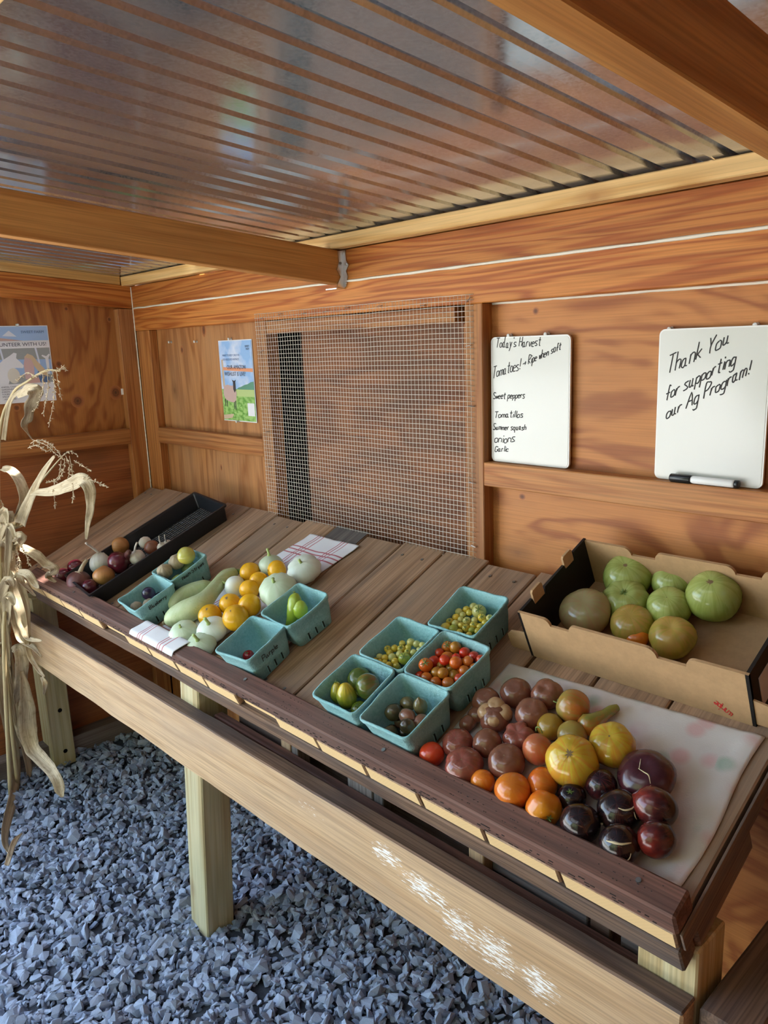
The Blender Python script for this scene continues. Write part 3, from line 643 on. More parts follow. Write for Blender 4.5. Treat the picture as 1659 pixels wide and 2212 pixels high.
# llama poster on the left wall: local x towards the back wall, y up
q0 = HX(102, 704, -PLY + .001); q1 = HX(122, 862, -PLY + .001)
LW, LH = .216, .279
Ml = Matrix.Translation((-PLY + .0012, q0.y - LW, q1.z - .004)) @ RZ(H90) @ RX(H90)
pl_ = empty('llama_poster', Ml.translation); tag(pl_, 'paper volunteer poster with a llama and a long haired person on the left wall', 'poster')
link('paper', boxm(LW, LH, .0006, 0), Ml @ TR(LW / 2, LH / 2, .0003), pl_, P_wht)
def lf(n, pts, z, m): return flat(n, [(max(.001, min(LW - .003, a)), max(.003, min(LH - .003, b_))) for a, b_ in pts], Ml, z, m, pl_)
lf('sky_print', [(0, .225), (LW, .225), (LW, LH), (0, LH)], .0012, P_blue)
lf('barn_print', [(0, .225), (.12, .225), (0, .242)], .0014, P_wool)
lf('gable_print', [(.05, .243), (.075, .262), (.10, .240)], .0014, P_pale)
lf('banner_print', [(0, .198), (LW, .198), (LW, .223), (0, .223)], .0016, P_wht)
lf('photo_print', [(0, .07), (LW, .07), (LW, .198), (0, .198)], .0012, P_gry)
lf('photo_sky_print', [(0, .10), (LW, .10), (LW, .155), (0, .16)], .0013, P_blue)
for xx in (.03, .155): lf('pole_print', [(xx + .012, .14), (xx + .018, .14), (xx + .010, .198), (xx + .003, .198)], .0014, P_pale)
lf('llama_body_print', [(0, .07), (.05, .07), (.06, .10), (.065, .125), (.085, .128), (.108, .126), (.112, .135), (.10, .15), (.088, .163), (.092, .18), (.082, .183), (.066, .172), (.045, .16), (.02, .14), (0, .12)], .0016, P_wht)
lf('llama_chest_print', ell(.072, .10, .022, .028), .0018, pm('cream', (.72, .68, .60)))
lf('person_face_print', [(.112, .085), (.145, .085), (.15, .16), (.135, .172), (.118, .165), (.112, .14)], .0018, pm('pink', (.66, .45, .44)))
lf('person_hair_print', [(.116, .165), (.13, .178), (.148, .17), (.165, .145), (.185, .12), (.20, .09), (.17, .10), (.15, .13), (.14, .158)], .002, pm('blonde', (.68, .52, .34)))
lf('person_shirt_print', [(.15, .085), (.165, .125), (.185, .11), (.20, .085), (.195, .07), (.15, .07)], .0019, P_navy)
lf('person_arm_print', [(.11, .07), (.165, .07), (.16, .09), (.12, .088)], .0021, pm('skin', (.66, .42, .38)))
lf('second_llama_print', [(.195, .10), (.204, .10), (.205, .16), (.212, .172), (.208, .175), (.197, .166), (.183, .172), (.18, .168), (.193, .158)], .0019, P_wht)
ltx = lambda t, x, y, s, al='LEFT', sx=1., m=None: font_text(t, s, Ml @ TR(x, y, .0024), m or P_ink, pl_, al, sx)
ltx('SWEET FARM', LW - .016, .2515, .0135, 'RIGHT', 1.05, P_navy); ltx('VOLUNTEER WITH US!', LW - .012, .2055, .0185, 'RIGHT', 1.1)
for k, t in enumerate(('ANIMAL CARE', 'GARDENING', 'EVENTS', 'TOURS', 'SPECIAL', '...ANYTHING')): ltx(t, .022, .058 - .0088 * k, .0075, sx=1.1)
ltx('Let', .115, .054, .0085, sx=1.1)

# ================================================================ BASKETS
def pulp():
    m, nt, b = newmat('teal_pulp'); L = nt.links.new; v = coords(nt, (1, 1, 1), 5.)
    n1 = N(nt, 'TexNoise', Scale=160., Detail=4., Roughness=.7); n2 = N(nt, 'TexNoise', Scale=9., Detail=2.); L(v, n1.inputs['Vector']); L(v, n2.inputs['Vector'])
    c = ramp(nt, n1.outputs[0], [(.3, (.19, .42, .45)), (.7, (.30, .56, .59))]); c = mixc(nt, ramp(nt, n2.outputs[0], [(.4, 0.), (.75, .5)]), c, (.38, .58, .60))
    oi = N(nt, 'ObjectInfo'); hv = N(nt, 'HueSaturation'); L(c, hv.inputs['Color']); L(oi.outputs['Color'], hv.inputs['Color']) if False else None
    L(c, b.inputs['Base Color']); b.inputs['Roughness'].default_value = .85; b.inputs['Specular IOR Level'].default_value = .2
    n5 = N(nt, 'TexNoise', Scale=70., Detail=5., Roughness=.75); L(v, n5.inputs['Vector']); bp = N(nt, 'Bump', Strength=.9, Distance=.003); L(math_(nt, 'ADD', n5.outputs[0], n1.outputs[0]), bp.inputs['Height']); L(bp.outputs[0], b.inputs['Normal']); return m
M_pulp = pulp(); M_slot = plain('slot_dark', (.012, .03, .03), .9); M_pen = plain('pen_black', (.012, .012, .012), .6)
BW, BB, BH = .0675, .054, .082
def rsq(h, r, n=4):
    out = []
    for cx, cy, a0 in ((h - r, h - r, 0), (-h + r, h - r, 90), (-h + r, -h + r, 180), (h - r, -h + r, 270)):
        for k in range(n + 1):
            a = math.radians(a0 + 90 * k / n); out.append((cx + r * math.cos(a), cy + r * math.sin(a)))
        # extra points along the straight side
        nx2 = out[-1]; a = math.radians(a0 + 90); tx, ty = -math.sin(a), math.cos(a)
        for q in (.25, .5, .75): out.append((nx2[0] + tx * 2 * (h - r) * q, nx2[1] + ty * 2 * (h - r) * q))
    return out
def basket_mesh(seedv):
    prof = [(BB - .004, 0., .014), (BB, .003, .014), (BB + (BW - BB) * .5, BH * .5, .013), (BW - .003, BH - .012, .012), (BW - .001, BH - .010, .012), (BW + .0005, BH - .004, .012), (BW, BH, .012), (BW - .003, BH + .0005, .011), (BW - .005, BH - .004, .0105), (BW - .006, BH - .010, .0105), (BB + (BW - BB) * .5 - .003, BH * .5, .011), (BB - .003, .006, .011), (BB - .012, .0035, .01)]
    v, f, n = [], [], 0
    for i, (h, z, r_) in enumerate(prof):
        ring_ = rsq(h, r_); n = len(ring_)
        for k, (x, y) in enumerate(ring_):
            w = .0026 * noise.noise(Vector((x * 40, y * 40, seedv * 3.7))) * (z / BH); wz = .0048 * noise.noise(Vector((x * 22, y * 22, seedv * 1.3 + 9))) * (z / BH) ** 3
            v.append(Vector((x * (1 + w * 9), y * (1 + w * 9), z + wz)))
    for i in range(len(prof) - 1): f += [(i * n + k, i * n + (k + 1) % n, (i + 1) * n + (k + 1) % n, (i + 1) * n + k) for k in range(n)]
    f.append(tuple(range(n))[::-1]); f.append(tuple((len(prof) - 1) * n + k for k in range(n)))
    return pyd(v, f, 'basket', True)
def slot_mesh():
    return pyd(*join([slab([(-.0022, .0), (.0022, 0), (.0018, .02), (-.0018, .02)], -.0006, .0012)]), 'slot')
SLOT = slot_mesh(); SLOT.materials.append(M_slot)
def lip_mesh():
    return pyd(*join([cube_vf(-.0042, -.0025, -.0016, .001, 0, .02), cube_vf(.0025, .0042, -.0016, .001, 0, .02)]), 'lip')
LIP = lip_mesh(); LIP.materials.append(M_pulp)
side_a = math.atan2(BW - BB, BH)
BASK = {}
def basket(key, x, y, ang, label, text=None, face='x', cap=.011, t0=-.03, t1=.03, tz=.055, tilt=0.):
    M = MT @ TR(x, y, .001) @ RZ(math.radians(ang)) @ RX(tilt)
    e = empty('berry_basket', None, M); tag(e, label, 'basket', 'teal pulp berry baskets')
    b = link('body', basket_mesh(len(BASK)), M, e, M_pulp)
    for (rz, which) in ((0, '-y'), (H90, '+x'), (math.pi, '+y'), (-H90, '-x')):
        for xx in (-.024, 0, .024):
            Q = M @ RZ(rz) @ TR(xx, -BB - .0017, .008) @ RX(side_a)
            link('slot', SLOT, Q, b); link('slot_lip', LIP, Q, b)
    if text:
        rz = H90 if face == 'x' else 0; Q = M @ RZ(rz); h = BB + (BW - BB) * tz / BH + .0012
        upl = Vector((0, -math.sin(side_a), math.cos(side_a)))
        p0 = Q @ Vector((t0, -h, tz)); p1 = Q @ Vector((t1, -h, tz)); R3 = Q.to_3x3()
        writing(text, p0, p1, R3 @ upl, cap, .0019 if face == 'x' else .0009, M_pen, b, len(BASK), (R3 @ Vector((0, -1, .16))).normalized(), .0008)
    BASK[key] = (e, M, x, y); return e
basket('B1', .945, -.523, -3, 'teal basket marked Blueberry holding husked purple tomatillos, next to the black tray', 'Blueberry', 'x', .011, -.03, .028, .06)
basket('B2', .925, -.388, -1, 'teal basket marked Noah Stripes holding yellow and green tomatillos', 'Noah Stripes', 'x', .011, -.035, .045, .062)
basket('B3', 1.488, -.523, 5, 'nearly empty teal basket marked Purple with one small red pepper', 'Purple', 'x', .013, -.03, .02, .05)
basket('B4', 1.503, -.386, -4, 'teal basket with two light green peppers', )
basket('B5', 1.867, -.522, 0, 'teal basket of green striped tomatoes at the front rail')
basket('B6', 1.877, -.386, -1, 'teal basket of tiny yellow tomatoes touching the striped tomato basket')
basket('B7', 2.015, -.386, -2, 'teal basket of red and orange cherry tomatoes')
basket('B8', 1.964, -.248, 1, 'teal basket of pale yellow cherry tomatoes farthest from the front rail')
basket('B9', 2.015, -.522, 0, 'grey teal basket of dark pointed plum tomatoes at the front rail', 'Blueberry', 'y', .009, -.04, .0, .03)

# ================================================================ PRODUCE
def fruit(r=1., flat=.85, lobes=0, la=0., dim=.14, ds=.3, bdim=.03, point=0., pear=0., na=.02, seedv=0, seg=28, rings=16, skew=0.):
    """a body of revolution with lobes and dents; local Z is the stem axis, top = stem end"""
    v, f = [], []; rr = random.Random(seedv); ph = rr.uniform(0, 6)
    for i in range(rings + 1):
        th = math.pi * i / rings; s, c = math.sin(th), math.cos(th)
        rad = s * (1 - pear * .5 * max(0, c) ** .8 * (1 if pear > 0 else 0)); zz = c * flat
        zz -= dim * math.exp(-(th / ds) ** 2); zz += bdim * math.exp(-((math.pi - th) / .3) ** 2)
        if point: zz -= point * math.exp(-((math.pi - th) / .22) ** 2)
        for k in range(seg):
            a = 2 * math.pi * k / seg
            lb = 1 + la * (abs(math.cos(lobes * a / 2 + ph)) ** .7 - .6) * (s ** .5 if th < 1.57 else s ** 1.2) if lobes else 1
            q = Vector((math.cos(a) * s, math.sin(a) * s, c)) * 1.4 + Vector((seedv * 3.1, 0, 0)); nn = 1 + na * 2 * noise.noise(q)
            v.append(Vector((math.cos(a) * rad * lb * nn + skew * c * c, math.sin(a) * rad * lb * nn, zz * (nn if lobes == 0 else 1 + (lb - 1) * .5))) * r)
    for i in range(rings): f += [(i * seg + k, (i + 1) * seg + k, (i + 1) * seg + (k + 1) % seg, i * seg + (k + 1) % seg) for k in range(seg)]
    me = pyd(v, f, 'fruit', True); bm = bmesh.new(); bm.from_mesh(me); bmesh.ops.remove_doubles(bm, verts=bm.verts, dist=r * 1e-4); bm.to_mesh(me); bm.free()
    me.polygons.foreach_set('use_smooth', [True] * len(me.polygons)); return me
VM = {}
def vegmat(name, bot, mid, top, stripe=None, sa=.6, rough=.2, mott=.25, coat=.25, ns=5., speck=None, scar=None):
    if name in VM: return VM[name]
    m, nt, b = newmat(name); L = nt.links.new; tc = N(nt, 'TexCoord'); sp = N(nt, 'SeparateXYZ'); L(tc.outputs['Generated'], sp.inputs[0])
    v = coords(nt, (ns, ns, ns), 9., 'Generated'); n1 = N(nt, 'TexNoise', Scale=1., Detail=3.); L(v, n1.inputs['Vector'])
    z = math_(nt, 'ADD', sp.outputs[2], math_(nt, 'MULTIPLY', math_(nt, 'SUBTRACT', n1.outputs[0], .5), mott * 2))
    c = ramp(nt, z, [(.12, bot), (.5, mid), (.88, top)])
    if stripe:
        ax = math_(nt, 'SUBTRACT', sp.outputs[0], .5); ay = math_(nt, 'SUBTRACT', sp.outputs[1], .5)
        an = math_(nt, 'ARCTAN2', ay, ax); cb = N(nt, 'CombineXYZ'); L(math_(nt, 'MULTIPLY', math_(nt, 'COSINE', an), 3.5), cb.inputs[0]); L(math_(nt, 'MULTIPLY', math_(nt, 'SINE', an), 3.5), cb.inputs[1]); L(math_(nt, 'MULTIPLY', sp.outputs[2], 1.2), cb.inputs[2])
        n3 = N(nt, 'TexNoise', Scale=1.3, Detail=3., Roughness=.6); oi = N(nt, 'ObjectInfo'); av = N(nt, 'VectorMath', operation='ADD'); L(cb.outputs[0], av.inputs[0]); L(math_(nt, 'MULTIPLY', oi.outputs['Random'], 40.), av.inputs[1]); L(av.outputs[0], n3.inputs['Vector'])
        c = mixc(nt, math_(nt, 'MULTIPLY', ramp(nt, n3.outputs[0], [(.46, 0.), (.6, 1.)]), sa), c, stripe)
    if speck:
        n4 = N(nt, 'TexNoise', Scale=38., Detail=2.); L(tc.outputs['Generated'], n4.inputs['Vector']); c = mixc(nt, ramp(nt, n4.outputs[0], [(.62, 0.), (.7, .6)]), c, speck)
    oi = N(nt, 'ObjectInfo'); hv = N(nt, 'HueSaturation'); L(c, hv.inputs['Color']); L(math_(nt, 'MULTIPLY_ADD', oi.outputs['Random'], .22), hv.inputs['Value']); nt.nodes[-1].inputs[2].default_value = .89
    L(hv.outputs[0], b.inputs['Base Color']); b.inputs['Roughness'].default_value = rough; b.inputs['Coat Weight'].default_value = coat; b.inputs['Coat Roughness'].default_value = .06
    b.inputs['Specular IOR Level'].default_value = .45
    VM[name] = m; return m
TOC = lambda p: (CAM - p).normalized()
def axis_M(c, ax, spin=0.):
    z = ax.normalized(); x = z.orthogonal().normalized(); y = z.cross(x)
    return Matrix(((x.x, y.x, z.x, c.x), (x.y, y.y, z.y, c.y), (x.z, y.z, z.z, c.z), (0, 0, 0, 1))) @ RZ(spin)
M_stem = plain('green_stem', (.16, .24, .06), .6); M_stemd = plain('dry_stem', (.22, .17, .08), .8); M_stemp = plain('pale_green_stem', (.42, .55, .20), .5); M_scar = plain('pale_scar', (.62, .52, .33), .8); M_core = plain('blossom_scar', (.20, .13, .06), .8)
def star(r, n=6, droop=.3, w=.16):
    parts = []
    for k in range(n):
        a = 6.283 * k / n + random.uniform(-.2, .2); d = Vector((math.cos(a), math.sin(a), 0)); q = Vector((-d.y, d.x, 0)); l = r * random.uniform(.75, 1.15)
        parts.append(([q * w * r * .5, d * l * .55 + q * w * r * .6 + Vector((0, 0, .12 * r)), d * l + Vector((0, 0, -droop * r + .1 * r)), d * l * .55 - q * w * r * .6 + Vector((0, 0, .12 * r)), -q * w * r * .5, Vector((0, 0, .1 * r))], [(0, 1, 5), (1, 2, 5), (2, 3, 5), (3, 4, 5)]))
    parts.append(tube([(0, 0, 0), (.02 * r, 0, .35 * r), (.12 * r, .05 * r, .6 * r)], [.09 * r, .07 * r, .08 * r], 6))
    return join(parts)
def put(name, label, cat, group, px, py, wpx, mat, h=None, ax=None, base=0., stem=None, scale=1., asp=1., spin=0., **kw):
    flat_ = kw.get('flat', .85)
    c = tab(px, py, .03)
    for _ in range(3):
        r = wpx / 2 * depth(c) / F * scale / asp; hh = base + (r * flat_ * .97 if h is None else h); c = tab(px, py, hh)
    sv = int(px * 7 + py * 3) % 997
    ax = ax or (TN + TOC(c) * .4)
    me = fruit(r, seedv=sv, **kw); M = axis_M(c, ax, spin or sv)
    o = link(name, me, M, None, mat); tag(o, label, cat, group); o['r'] = r
    del o['r']
    top = r * (flat_ - kw.get('dim', .14))
    if stem == 'star':
        v, f = star(r * .42); link('calyx', pyd(v, f, 'calyx'), M @ TR(0, 0, top + r * .02), o, M_stem)
    elif stem == 'scar':
        v, f = star(r * .2, 8, .0, .25); link('blossom_scar', pyd(v, f), M @ TR(0, 0, top + r * .005) @ Matrix.Diagonal((1, 1, .12, 1)), o, M_core)
    elif stem == 'stub':
        v, f = tube([(0, 0, top - r * .03), (0, r * .02, top + r * .1), (r * .05, r * .02, top + r * .24)], [r * .1, r * .075, r * .09], 8); link('stem', pyd(v, f, 's', True), M, o, M_stemp)
    elif stem == 'long':
        v, f = tube([(0, 0, top - r * .06), (0, r * .02, top + r * .2), (r * .06, r * .02, top + r * .62)], [r * .16, r * .095, r * .11], 8); link('stem', pyd(v, f, 's', True), M, o, M_stemp)
    return o
# ---- loose tomatoes on the floral cloth (pixel centres measured in the 880,1430 crop)
ZT = lambda a, b_: (880 + a * .4696, 1430 + b_ * .4696)
choc = lambda: vegmat('chocolate_tomato', (.30, .070, .046), (.31, .080, .055), (.21, .085, .05), (.15, .07, .045), .35, .15, .18)
rose = lambda: vegmat('rosy_brown_tomato', (.32, .05, .042), (.33, .062, .055), (.22, .07, .045), (.36, .085, .07), .4, .15, .2)
oran = lambda: vegmat('orange_tomato', (.72, .12, .012), (.74, .16, .014), (.66, .20, .02), (.62, .09, .012), .3, .18, .2)
grno = lambda: vegmat('orange_green_tomato', (.50, .14, .03), (.46, .17, .035), (.33, .23, .05), (.30, .24, .05), .6, .22, .3)
yell = lambda: vegmat('yellow_tomato', (.70, .20, .03), (.66, .36, .035), (.58, .42, .04), (.64, .12, .025), .4, .16, .35)
blk = lambda: vegmat('black_tomato', (.055, .012, .010), (.018, .009, .010), (.012, .008, .010), (.06, .014, .012), .5, .16, .35)
blkr = lambda: vegmat('black_red_tomato', (.20, .022, .014), (.07, .014, .014), (.018, .008, .012), (.10, .015, .015), .5, .18, .4)
purp = lambda: vegmat('purple_tomato', (.075, .017, .022), (.085, .018, .024), (.06, .014, .02), (.04, .01, .016), .6, .2, .3)
redt = lambda: vegmat('red_tomato', (.62, .03, .012), (.60, .03, .012), (.52, .05, .014), None, 0, .2, .2)
GT = 'loose tomatoes on the floral cloth'; U3 = Vector((0, 0, 1)); XV = Vector((1, 0, 0)); YV = Vector((0, 1, 0))
def tom(zx, zy, w, mat, label, **kw):
    px, py = ZT(zx, zy); b = kw.pop('base', .004); return put('tomato', label, 'tomato', GT, px, py, w * .4696, mat, base=b, **kw)
tom(112, 425, 118, redt(), 'bright red round tomato beside the dark plum tomato basket', dim=.08, flat=.95)
tom(362, 180, 132, choc(), 'brown tomato at the left of the back row on the floral cloth', lobes=6, la=.05, stem='scar')
tom(500, 142, 146, choc(), 'smooth brown tomato in the middle of the back row on the floral cloth', lobes=5, la=.04)
tom(642, 148, 146, choc(), 'brown tomato with a creased shoulder behind the orange green striped one', lobes=4, la=.12, dim=.25)
o = tom(278, 282, 78, choc(), 'small double lobed brown tomato next to the teal basket', lobes=2, la=.2, base=.004)
v = fruit(.018, .8, lobes=3, la=.1, seedv=4); cpos = WM[o.name].translation + TU * .024 + XV * .006 + TN * .004; link('second_lobe', v, axis_M(cpos, TN), o, choc())
o = tom(405, 255, 152, choc(), 'knobbly brown tomato with a tan cracked top', lobes=5, la=.16, dim=.05)
for q, rr_ in (((-.012, .010, .012), .017), ((.008, .014, .013), .018), ((.017, -.004, .011), .017), ((-.004, -.012, .013), .015)):
    link('cracked_lobe', fruit(rr_, .8, lobes=3, la=.12, seedv=int(rr_ * 1e4)), WM[o.name] @ TR(*q), o, vegmat('cracked_tan', (.27, .10, .06), (.30, .13, .075), (.40, .24, .12), (.42, .27, .13), .6, .35, .3))
tom(572, 238, 156, choc(), 'pinkish brown tomato with a dimple, right of the knobbly one', lobes=5, la=.04, stem='scar', ax=TN + TOC(CAM + W_) * .2)
tom(232, 374, 146, rose(), 'rosy brown flattened tomato above the front left pair', lobes=7, la=.07, stem='scar', flat=.78)
tom(368, 374, 136, choc(), 'egg shaped greenish brown tomato in the middle of the brown group', lobes=0, flat=.98, dim=.05)
tom(512, 345, 142, rose(), 'wrinkled rosy tomato with deep folds', lobes=6, la=.22, dim=.3, ds=.5)
tom(262, 480, 184, rose(), 'large rosy brown tomato at the front rail right of the red one', lobes=6, la=.08, stem='scar', flat=.8)
tom(456, 460, 174, choc(), 'large dull brown tomato with a star scar above the orange ones', lobes=6, la=.04, stem='scar', flat=.82)
tom(762, 208, 166, grno(), 'orange and green streaked tomato with a green calyx', flat=.95, stem='star', ax=Vector((-.8, -.3, .1)), dim=.1)
tom(658, 297, 126, vegmat('amber_tomato', (.56, .17, .02), (.50, .22, .025), (.36, .22, .03), None, 0, .22, .3), 'amber tomato beside the curled green stem', flat=.9, dim=.06)
tom(757, 335, 138, grno(), 'dull orange tomato behind the big yellow one', flat=.85, dim=.06)
tom(940, 380, 212, yell(), 'yellow tomato with a red flank on the right of the big yellow one', lobes=5, la=.07, flat=.85, stem='scar')
tom(757, 458, 242, yell(), 'largest yellow tomato with red streaks in the centre of the cloth', lobes=6, la=.08, flat=.93, stem='scar', dim=.06, ax=TN + TOC(tab(1235, 1645)) * 1.1)
tom(600, 402, 142, vegmat('pink_orange_tomato', (.62, .10, .035), (.58, .11, .045), (.45, .12, .05), (.35, .2, .06), .35, .2, .25), 'pink orange plum tomato standing on end with a thin curled stem', flat=1.2, dim=.06, pear=.15)
tom(347, 552, 114, oran(), 'small round orange tomato at the front rail', flat=1., dim=.05)
tom(485, 595, 172, oran(), 'large orange tomato at the front rail', flat=.98, dim=.05)
tom(622, 558, 146, oran(), 'smooth orange tomato between the large orange and the big yellow one', flat=.95, dim=.05, ax=XV + TN * .3)
tom(627, 675, 164, vegmat('deep_orange_tomato', (.62, .10, .01), (.62, .16, .012), (.60, .22, .015), None, 0, .2, .2), 'deep orange ribbed tomato with a green stem at the front rail', lobes=4, la=.12, flat=.98, stem='star', ax=Vector((.75, -.55, -.05)))
# pear shaped one
def swept(name, label, cat, group, pts, rad, mat, seg=16, k=6, parent=None, ridges=0, ra=0.):
    P = crom(pts, k); n = len(P); rr_ = np.interp(np.linspace(0, 1, n), np.linspace(0, 1, len(rad)), rad)
    v, f = tube(P, list(rr_), seg)
    if ridges:
        for i in range(n):
            for j in range(seg):
                q = v[i * seg + j]; d = q - P[i]; v[i * seg + j] = P[i] + d * (1 + ra * math.cos(ridges * 6.283 * j / seg))
    c = sum((Vector(p) for p in P), Vector()) / n; M = Matrix.Translation(c)
    o = link(name, pyd([q - c for q in v], f, name, True), M, parent, mat)
    if label: tag(o, label, cat, group)
    return o
T3 = lambda q, h: tab(q[0], q[1], h)
swept('tomato', 'long pear shaped orange and green tomato with a narrow neck', 'tomato', GT, [T3(ZT(805, 310), .018), T3(ZT(815, 300), .022), T3(ZT(850, 282), .026), T3(ZT(895, 252), .022), T3(ZT(935, 225), .018), T3(ZT(968, 208), .016)], [.004, .017, .022, .015, .010, .0095, .006], vegmat('pear_tomato', (.45, .14, .02), (.42, .15, .025), (.22, .22, .04), None, 0, .2, .5))
def blackt(zx, zy, w, label, mat=None, **kw): return tom(zx, zy, w, mat or blk(), label, **kw)
blackt(757, 622, 132, 'small black tomato with a dry star calyx facing up', stem='star', flat=.9)
blackt(893, 566, 146, 'dark red and black tomato beside the large purple one', blkr(), flat=.92, dim=.08)
o = blackt(1100, 520, 262, 'large dark purple oval tomato with a pale cross scar', purp(), flat=.60, lobes=3, la=.05, ax=TN + TOC(tab(1397, 1674)) * .15)
blackt(972, 684, 200, 'glossy black tomato with pale cracks in the middle of the black group', flat=.82, dim=.06)
blackt(1140, 668, 186, 'black tomato with a pointed tip at the left', flat=1.1, dim=.03, point=.25, ax=Vector((.9, .1, -.12)), mat=blkr())
blackt(795, 742, 184, 'round black tomato with a dry stem on its right', flat=.95, dim=.06)
blackt(975, 838, 184, 'black tomato with a long pale scar nearest the front rail', flat=.95, dim=.06)
blackt(1145, 815, 168, 'dark maroon tomato at the right end of the black group', blkr(), flat=1.08, dim=.04, ax=Vector((.5, .8, .3)))
def scar_on(o, pts2, w):   # raised cork scar following the fruit surface, given as pixel positions
    dg = bpy.context.evaluated_depsgraph_get() if False else None
    M = WM[o.name]; Mi = M.inverted(); me = o.data
    from mathutils.bvhtree import BVHTree
    bv = BVHTree.FromPolygons([v_.co for v_ in me.vertices], [p_.vertices for p_ in me.polygons]); out = []
    for q in pts2:
        h_ = bv.ray_cast(Mi @ CAM, (Mi.to_3x3() @ ray(*q)).normalized())
        if h_[0] is not None: out.append(M @ (h_[0] + h_[1] * .0003))
    if len(out) > 1:
        P = crom(out, 4); v, f = tube(P, [w * (.35 + .9 * math.sin(math.pi * i / (len(P) - 1)) * (1 + .4 * noise.noise(Vector((i * .8, w * 900, 0))))) for i in range(len(P))], 5)
        link('scar', pyd(v, f, 'scar', True), None, o, M_scar)
bo = {o.get('label', ''): o for o in bpy.data.objects if o.name.startswith('tomato')}
def by(s): return next(o for l, o in bo.items() if s in l)
bo = {o.get('label', ''): o for o in bpy.data.objects if o.name.startswith('tomato')}
scar_on(by('long pale scar'), [ZT(a, b_) for a, b_ in ((915, 822), (945, 830), (985, 838), (1030, 832))], .0018)
scar_on(by('long pale scar'), [ZT(a, b_) for a, b_ in ((1028, 880), (1020, 905), (1000, 918))], .0009)
scar_on(by('pale cracks'), [ZT(a, b_) for a, b_ in ((970, 672), (1000, 682), (1030, 676), (1045, 660))], .0013)
scar_on(by('pale cracks'), [ZT(a, b_) for a, b_ in ((1042, 690), (1048, 712), (1055, 725))], .0007)
scar_on(by('pale cross scar'), [ZT(a, b_) for a, b_ in ((1062, 490), (1090, 508), (1110, 522), (1118, 560))], .0009)
scar_on(by('pale cross scar'), [ZT(a, b_) for a, b_ in ((1074, 445), (1070, 470), (1066, 492))], .0006)
for (a, b_, c_, d_) in ((892, 735, 925, 728), (892, 745, 935, 742), (895, 722, 920, 714)):   # dry stem of the round black tomato
    p0, p1 = tab(*ZT(a, b_), .03), tab(*ZT(c_, d_), .028); v, f = tube([p0, p0.lerp(p1, .5) + TN * .002, p1], [.0016, .001, .0007], 5); link('stem', pyd(v, f), None, by('dry stem on its right'), M_scar)
p0 = tab(*ZT(592, 318), .05); v, f = tube(crom([p0, p0 + TN * .012 + XV * .004, p0 + TN * .014 + XV * .012, p0 + TN * .002 + XV * .014], 5), .0011, 6); link('stem', pyd(v, f, 's', True), None, by('pink orange plum'), M_stem)

# ---- seed tray with onions and garlic
M_tray = plain('black_plastic', (.012, .014, .019), .38, 0, .5)
TX, TY = .572, -.322; TW, TL, TH = .128, .266, .058
MTR = MT @ TR(TX, TY, .001) @ RZ(math.radians(-6))
tr_ = empty('seed_tray', None, MTR); tag(tr_, 'long black plastic seed tray of onions and garlic', 'tray')
def ring4(w, l, z, r_=.008, n=3):
    out = []
    for cx, cy, a0 in ((w - r_, l - r_, 0), (-w + r_, l - r_, 90), (-w + r_, -l + r_, 180), (w - r_, -l + r_, 270)):
        for k in range(n + 1):
            a = math.radians(a0 + 90 * k / n); out.append(Vector((cx + r_ * math.cos(a), cy + r_ * math.sin(a), z)))
    return out
prof = [(TW - .014, TL - .014, .0), (TW - .004, TL - .004, TH - .006), (TW + .002, TL + .002, TH - .007), (TW + .003, TL + .003, TH), (TW - .004, TL - .004, TH), (TW - .006, TL - .006, TH - .006), (TW - .0155, TL - .0155, .003)]
v, f = [], []
for a in prof: v += ring4(*a)
n = 16
for i in range(len(prof) - 1): f += [(i * n + k, i * n + (k + 1) % n, (i + 1) * n + (k + 1) % n, (i + 1) * n + k) for k in range(n)]
link('tray_wall', pyd(v, f), MTR, tr_, M_tray)
mp = []
for k in range(-7, 8): mp.append(cube_vf(k * .0152 - .0012, k * .0152 + .0012, -TL + .014, TL - .014, .0, .0022))
for k in range(-16, 17): mp.append(cube_vf(-TW + .014, TW - .014, k * .0152 - .0012, k * .0152 + .0012, .0003, .0019))
link('tray_grid', pyd(*join(mp)), MTR, tr_, M_tray)
link('dirt_sheet', boxm(2 * TW - .03, 2 * TL - .03, .0006, 0), MTR @ TR(0, 0, .0), tr_, plain('dusty_tray_floor', (.13, .125, .12), .9))
ZO = lambda a, b_: (a * .3134, 1000 + b_ * .3134)
def onion_mat(name, a, b_, c_, rough=.3, coat=.2): return vegmat(name, a, b_, c_, tuple(x * .6 for x in b_), .35, rough, .15, coat)
Mo_red = onion_mat('red_onion', (.13, .012, .026), (.12, .010, .026), (.10, .014, .024), .22, .35); Mo_dk = onion_mat('papery_red_onion', (.10, .022, .030), (.11, .03, .036), (.14, .055, .045), .45, 0.)
Mo_yl = onion_mat('yellow_onion', (.52, .27, .09), (.48, .22, .07), (.42, .18, .06), .4, .1); Mo_wh = onion_mat('white_onion', (.70, .72, .66), (.70, .70, .64), (.60, .58, .46), .35, .1); Mo_br = onion_mat('brown_onion', (.20, .055, .035), (.22, .06, .035), (.22, .09, .05), .4, .1)
M_gar = vegmat('garlic', (.66, .60, .55), (.70, .66, .60), (.58, .52, .42), (.48, .34, .36), .35, .5, .1, 0.)
M_neck = vegmat('dry_neck', (.58, .50, .38), (.55, .46, .33), (.45, .36, .24), None, 0, .8, .3, 0.)
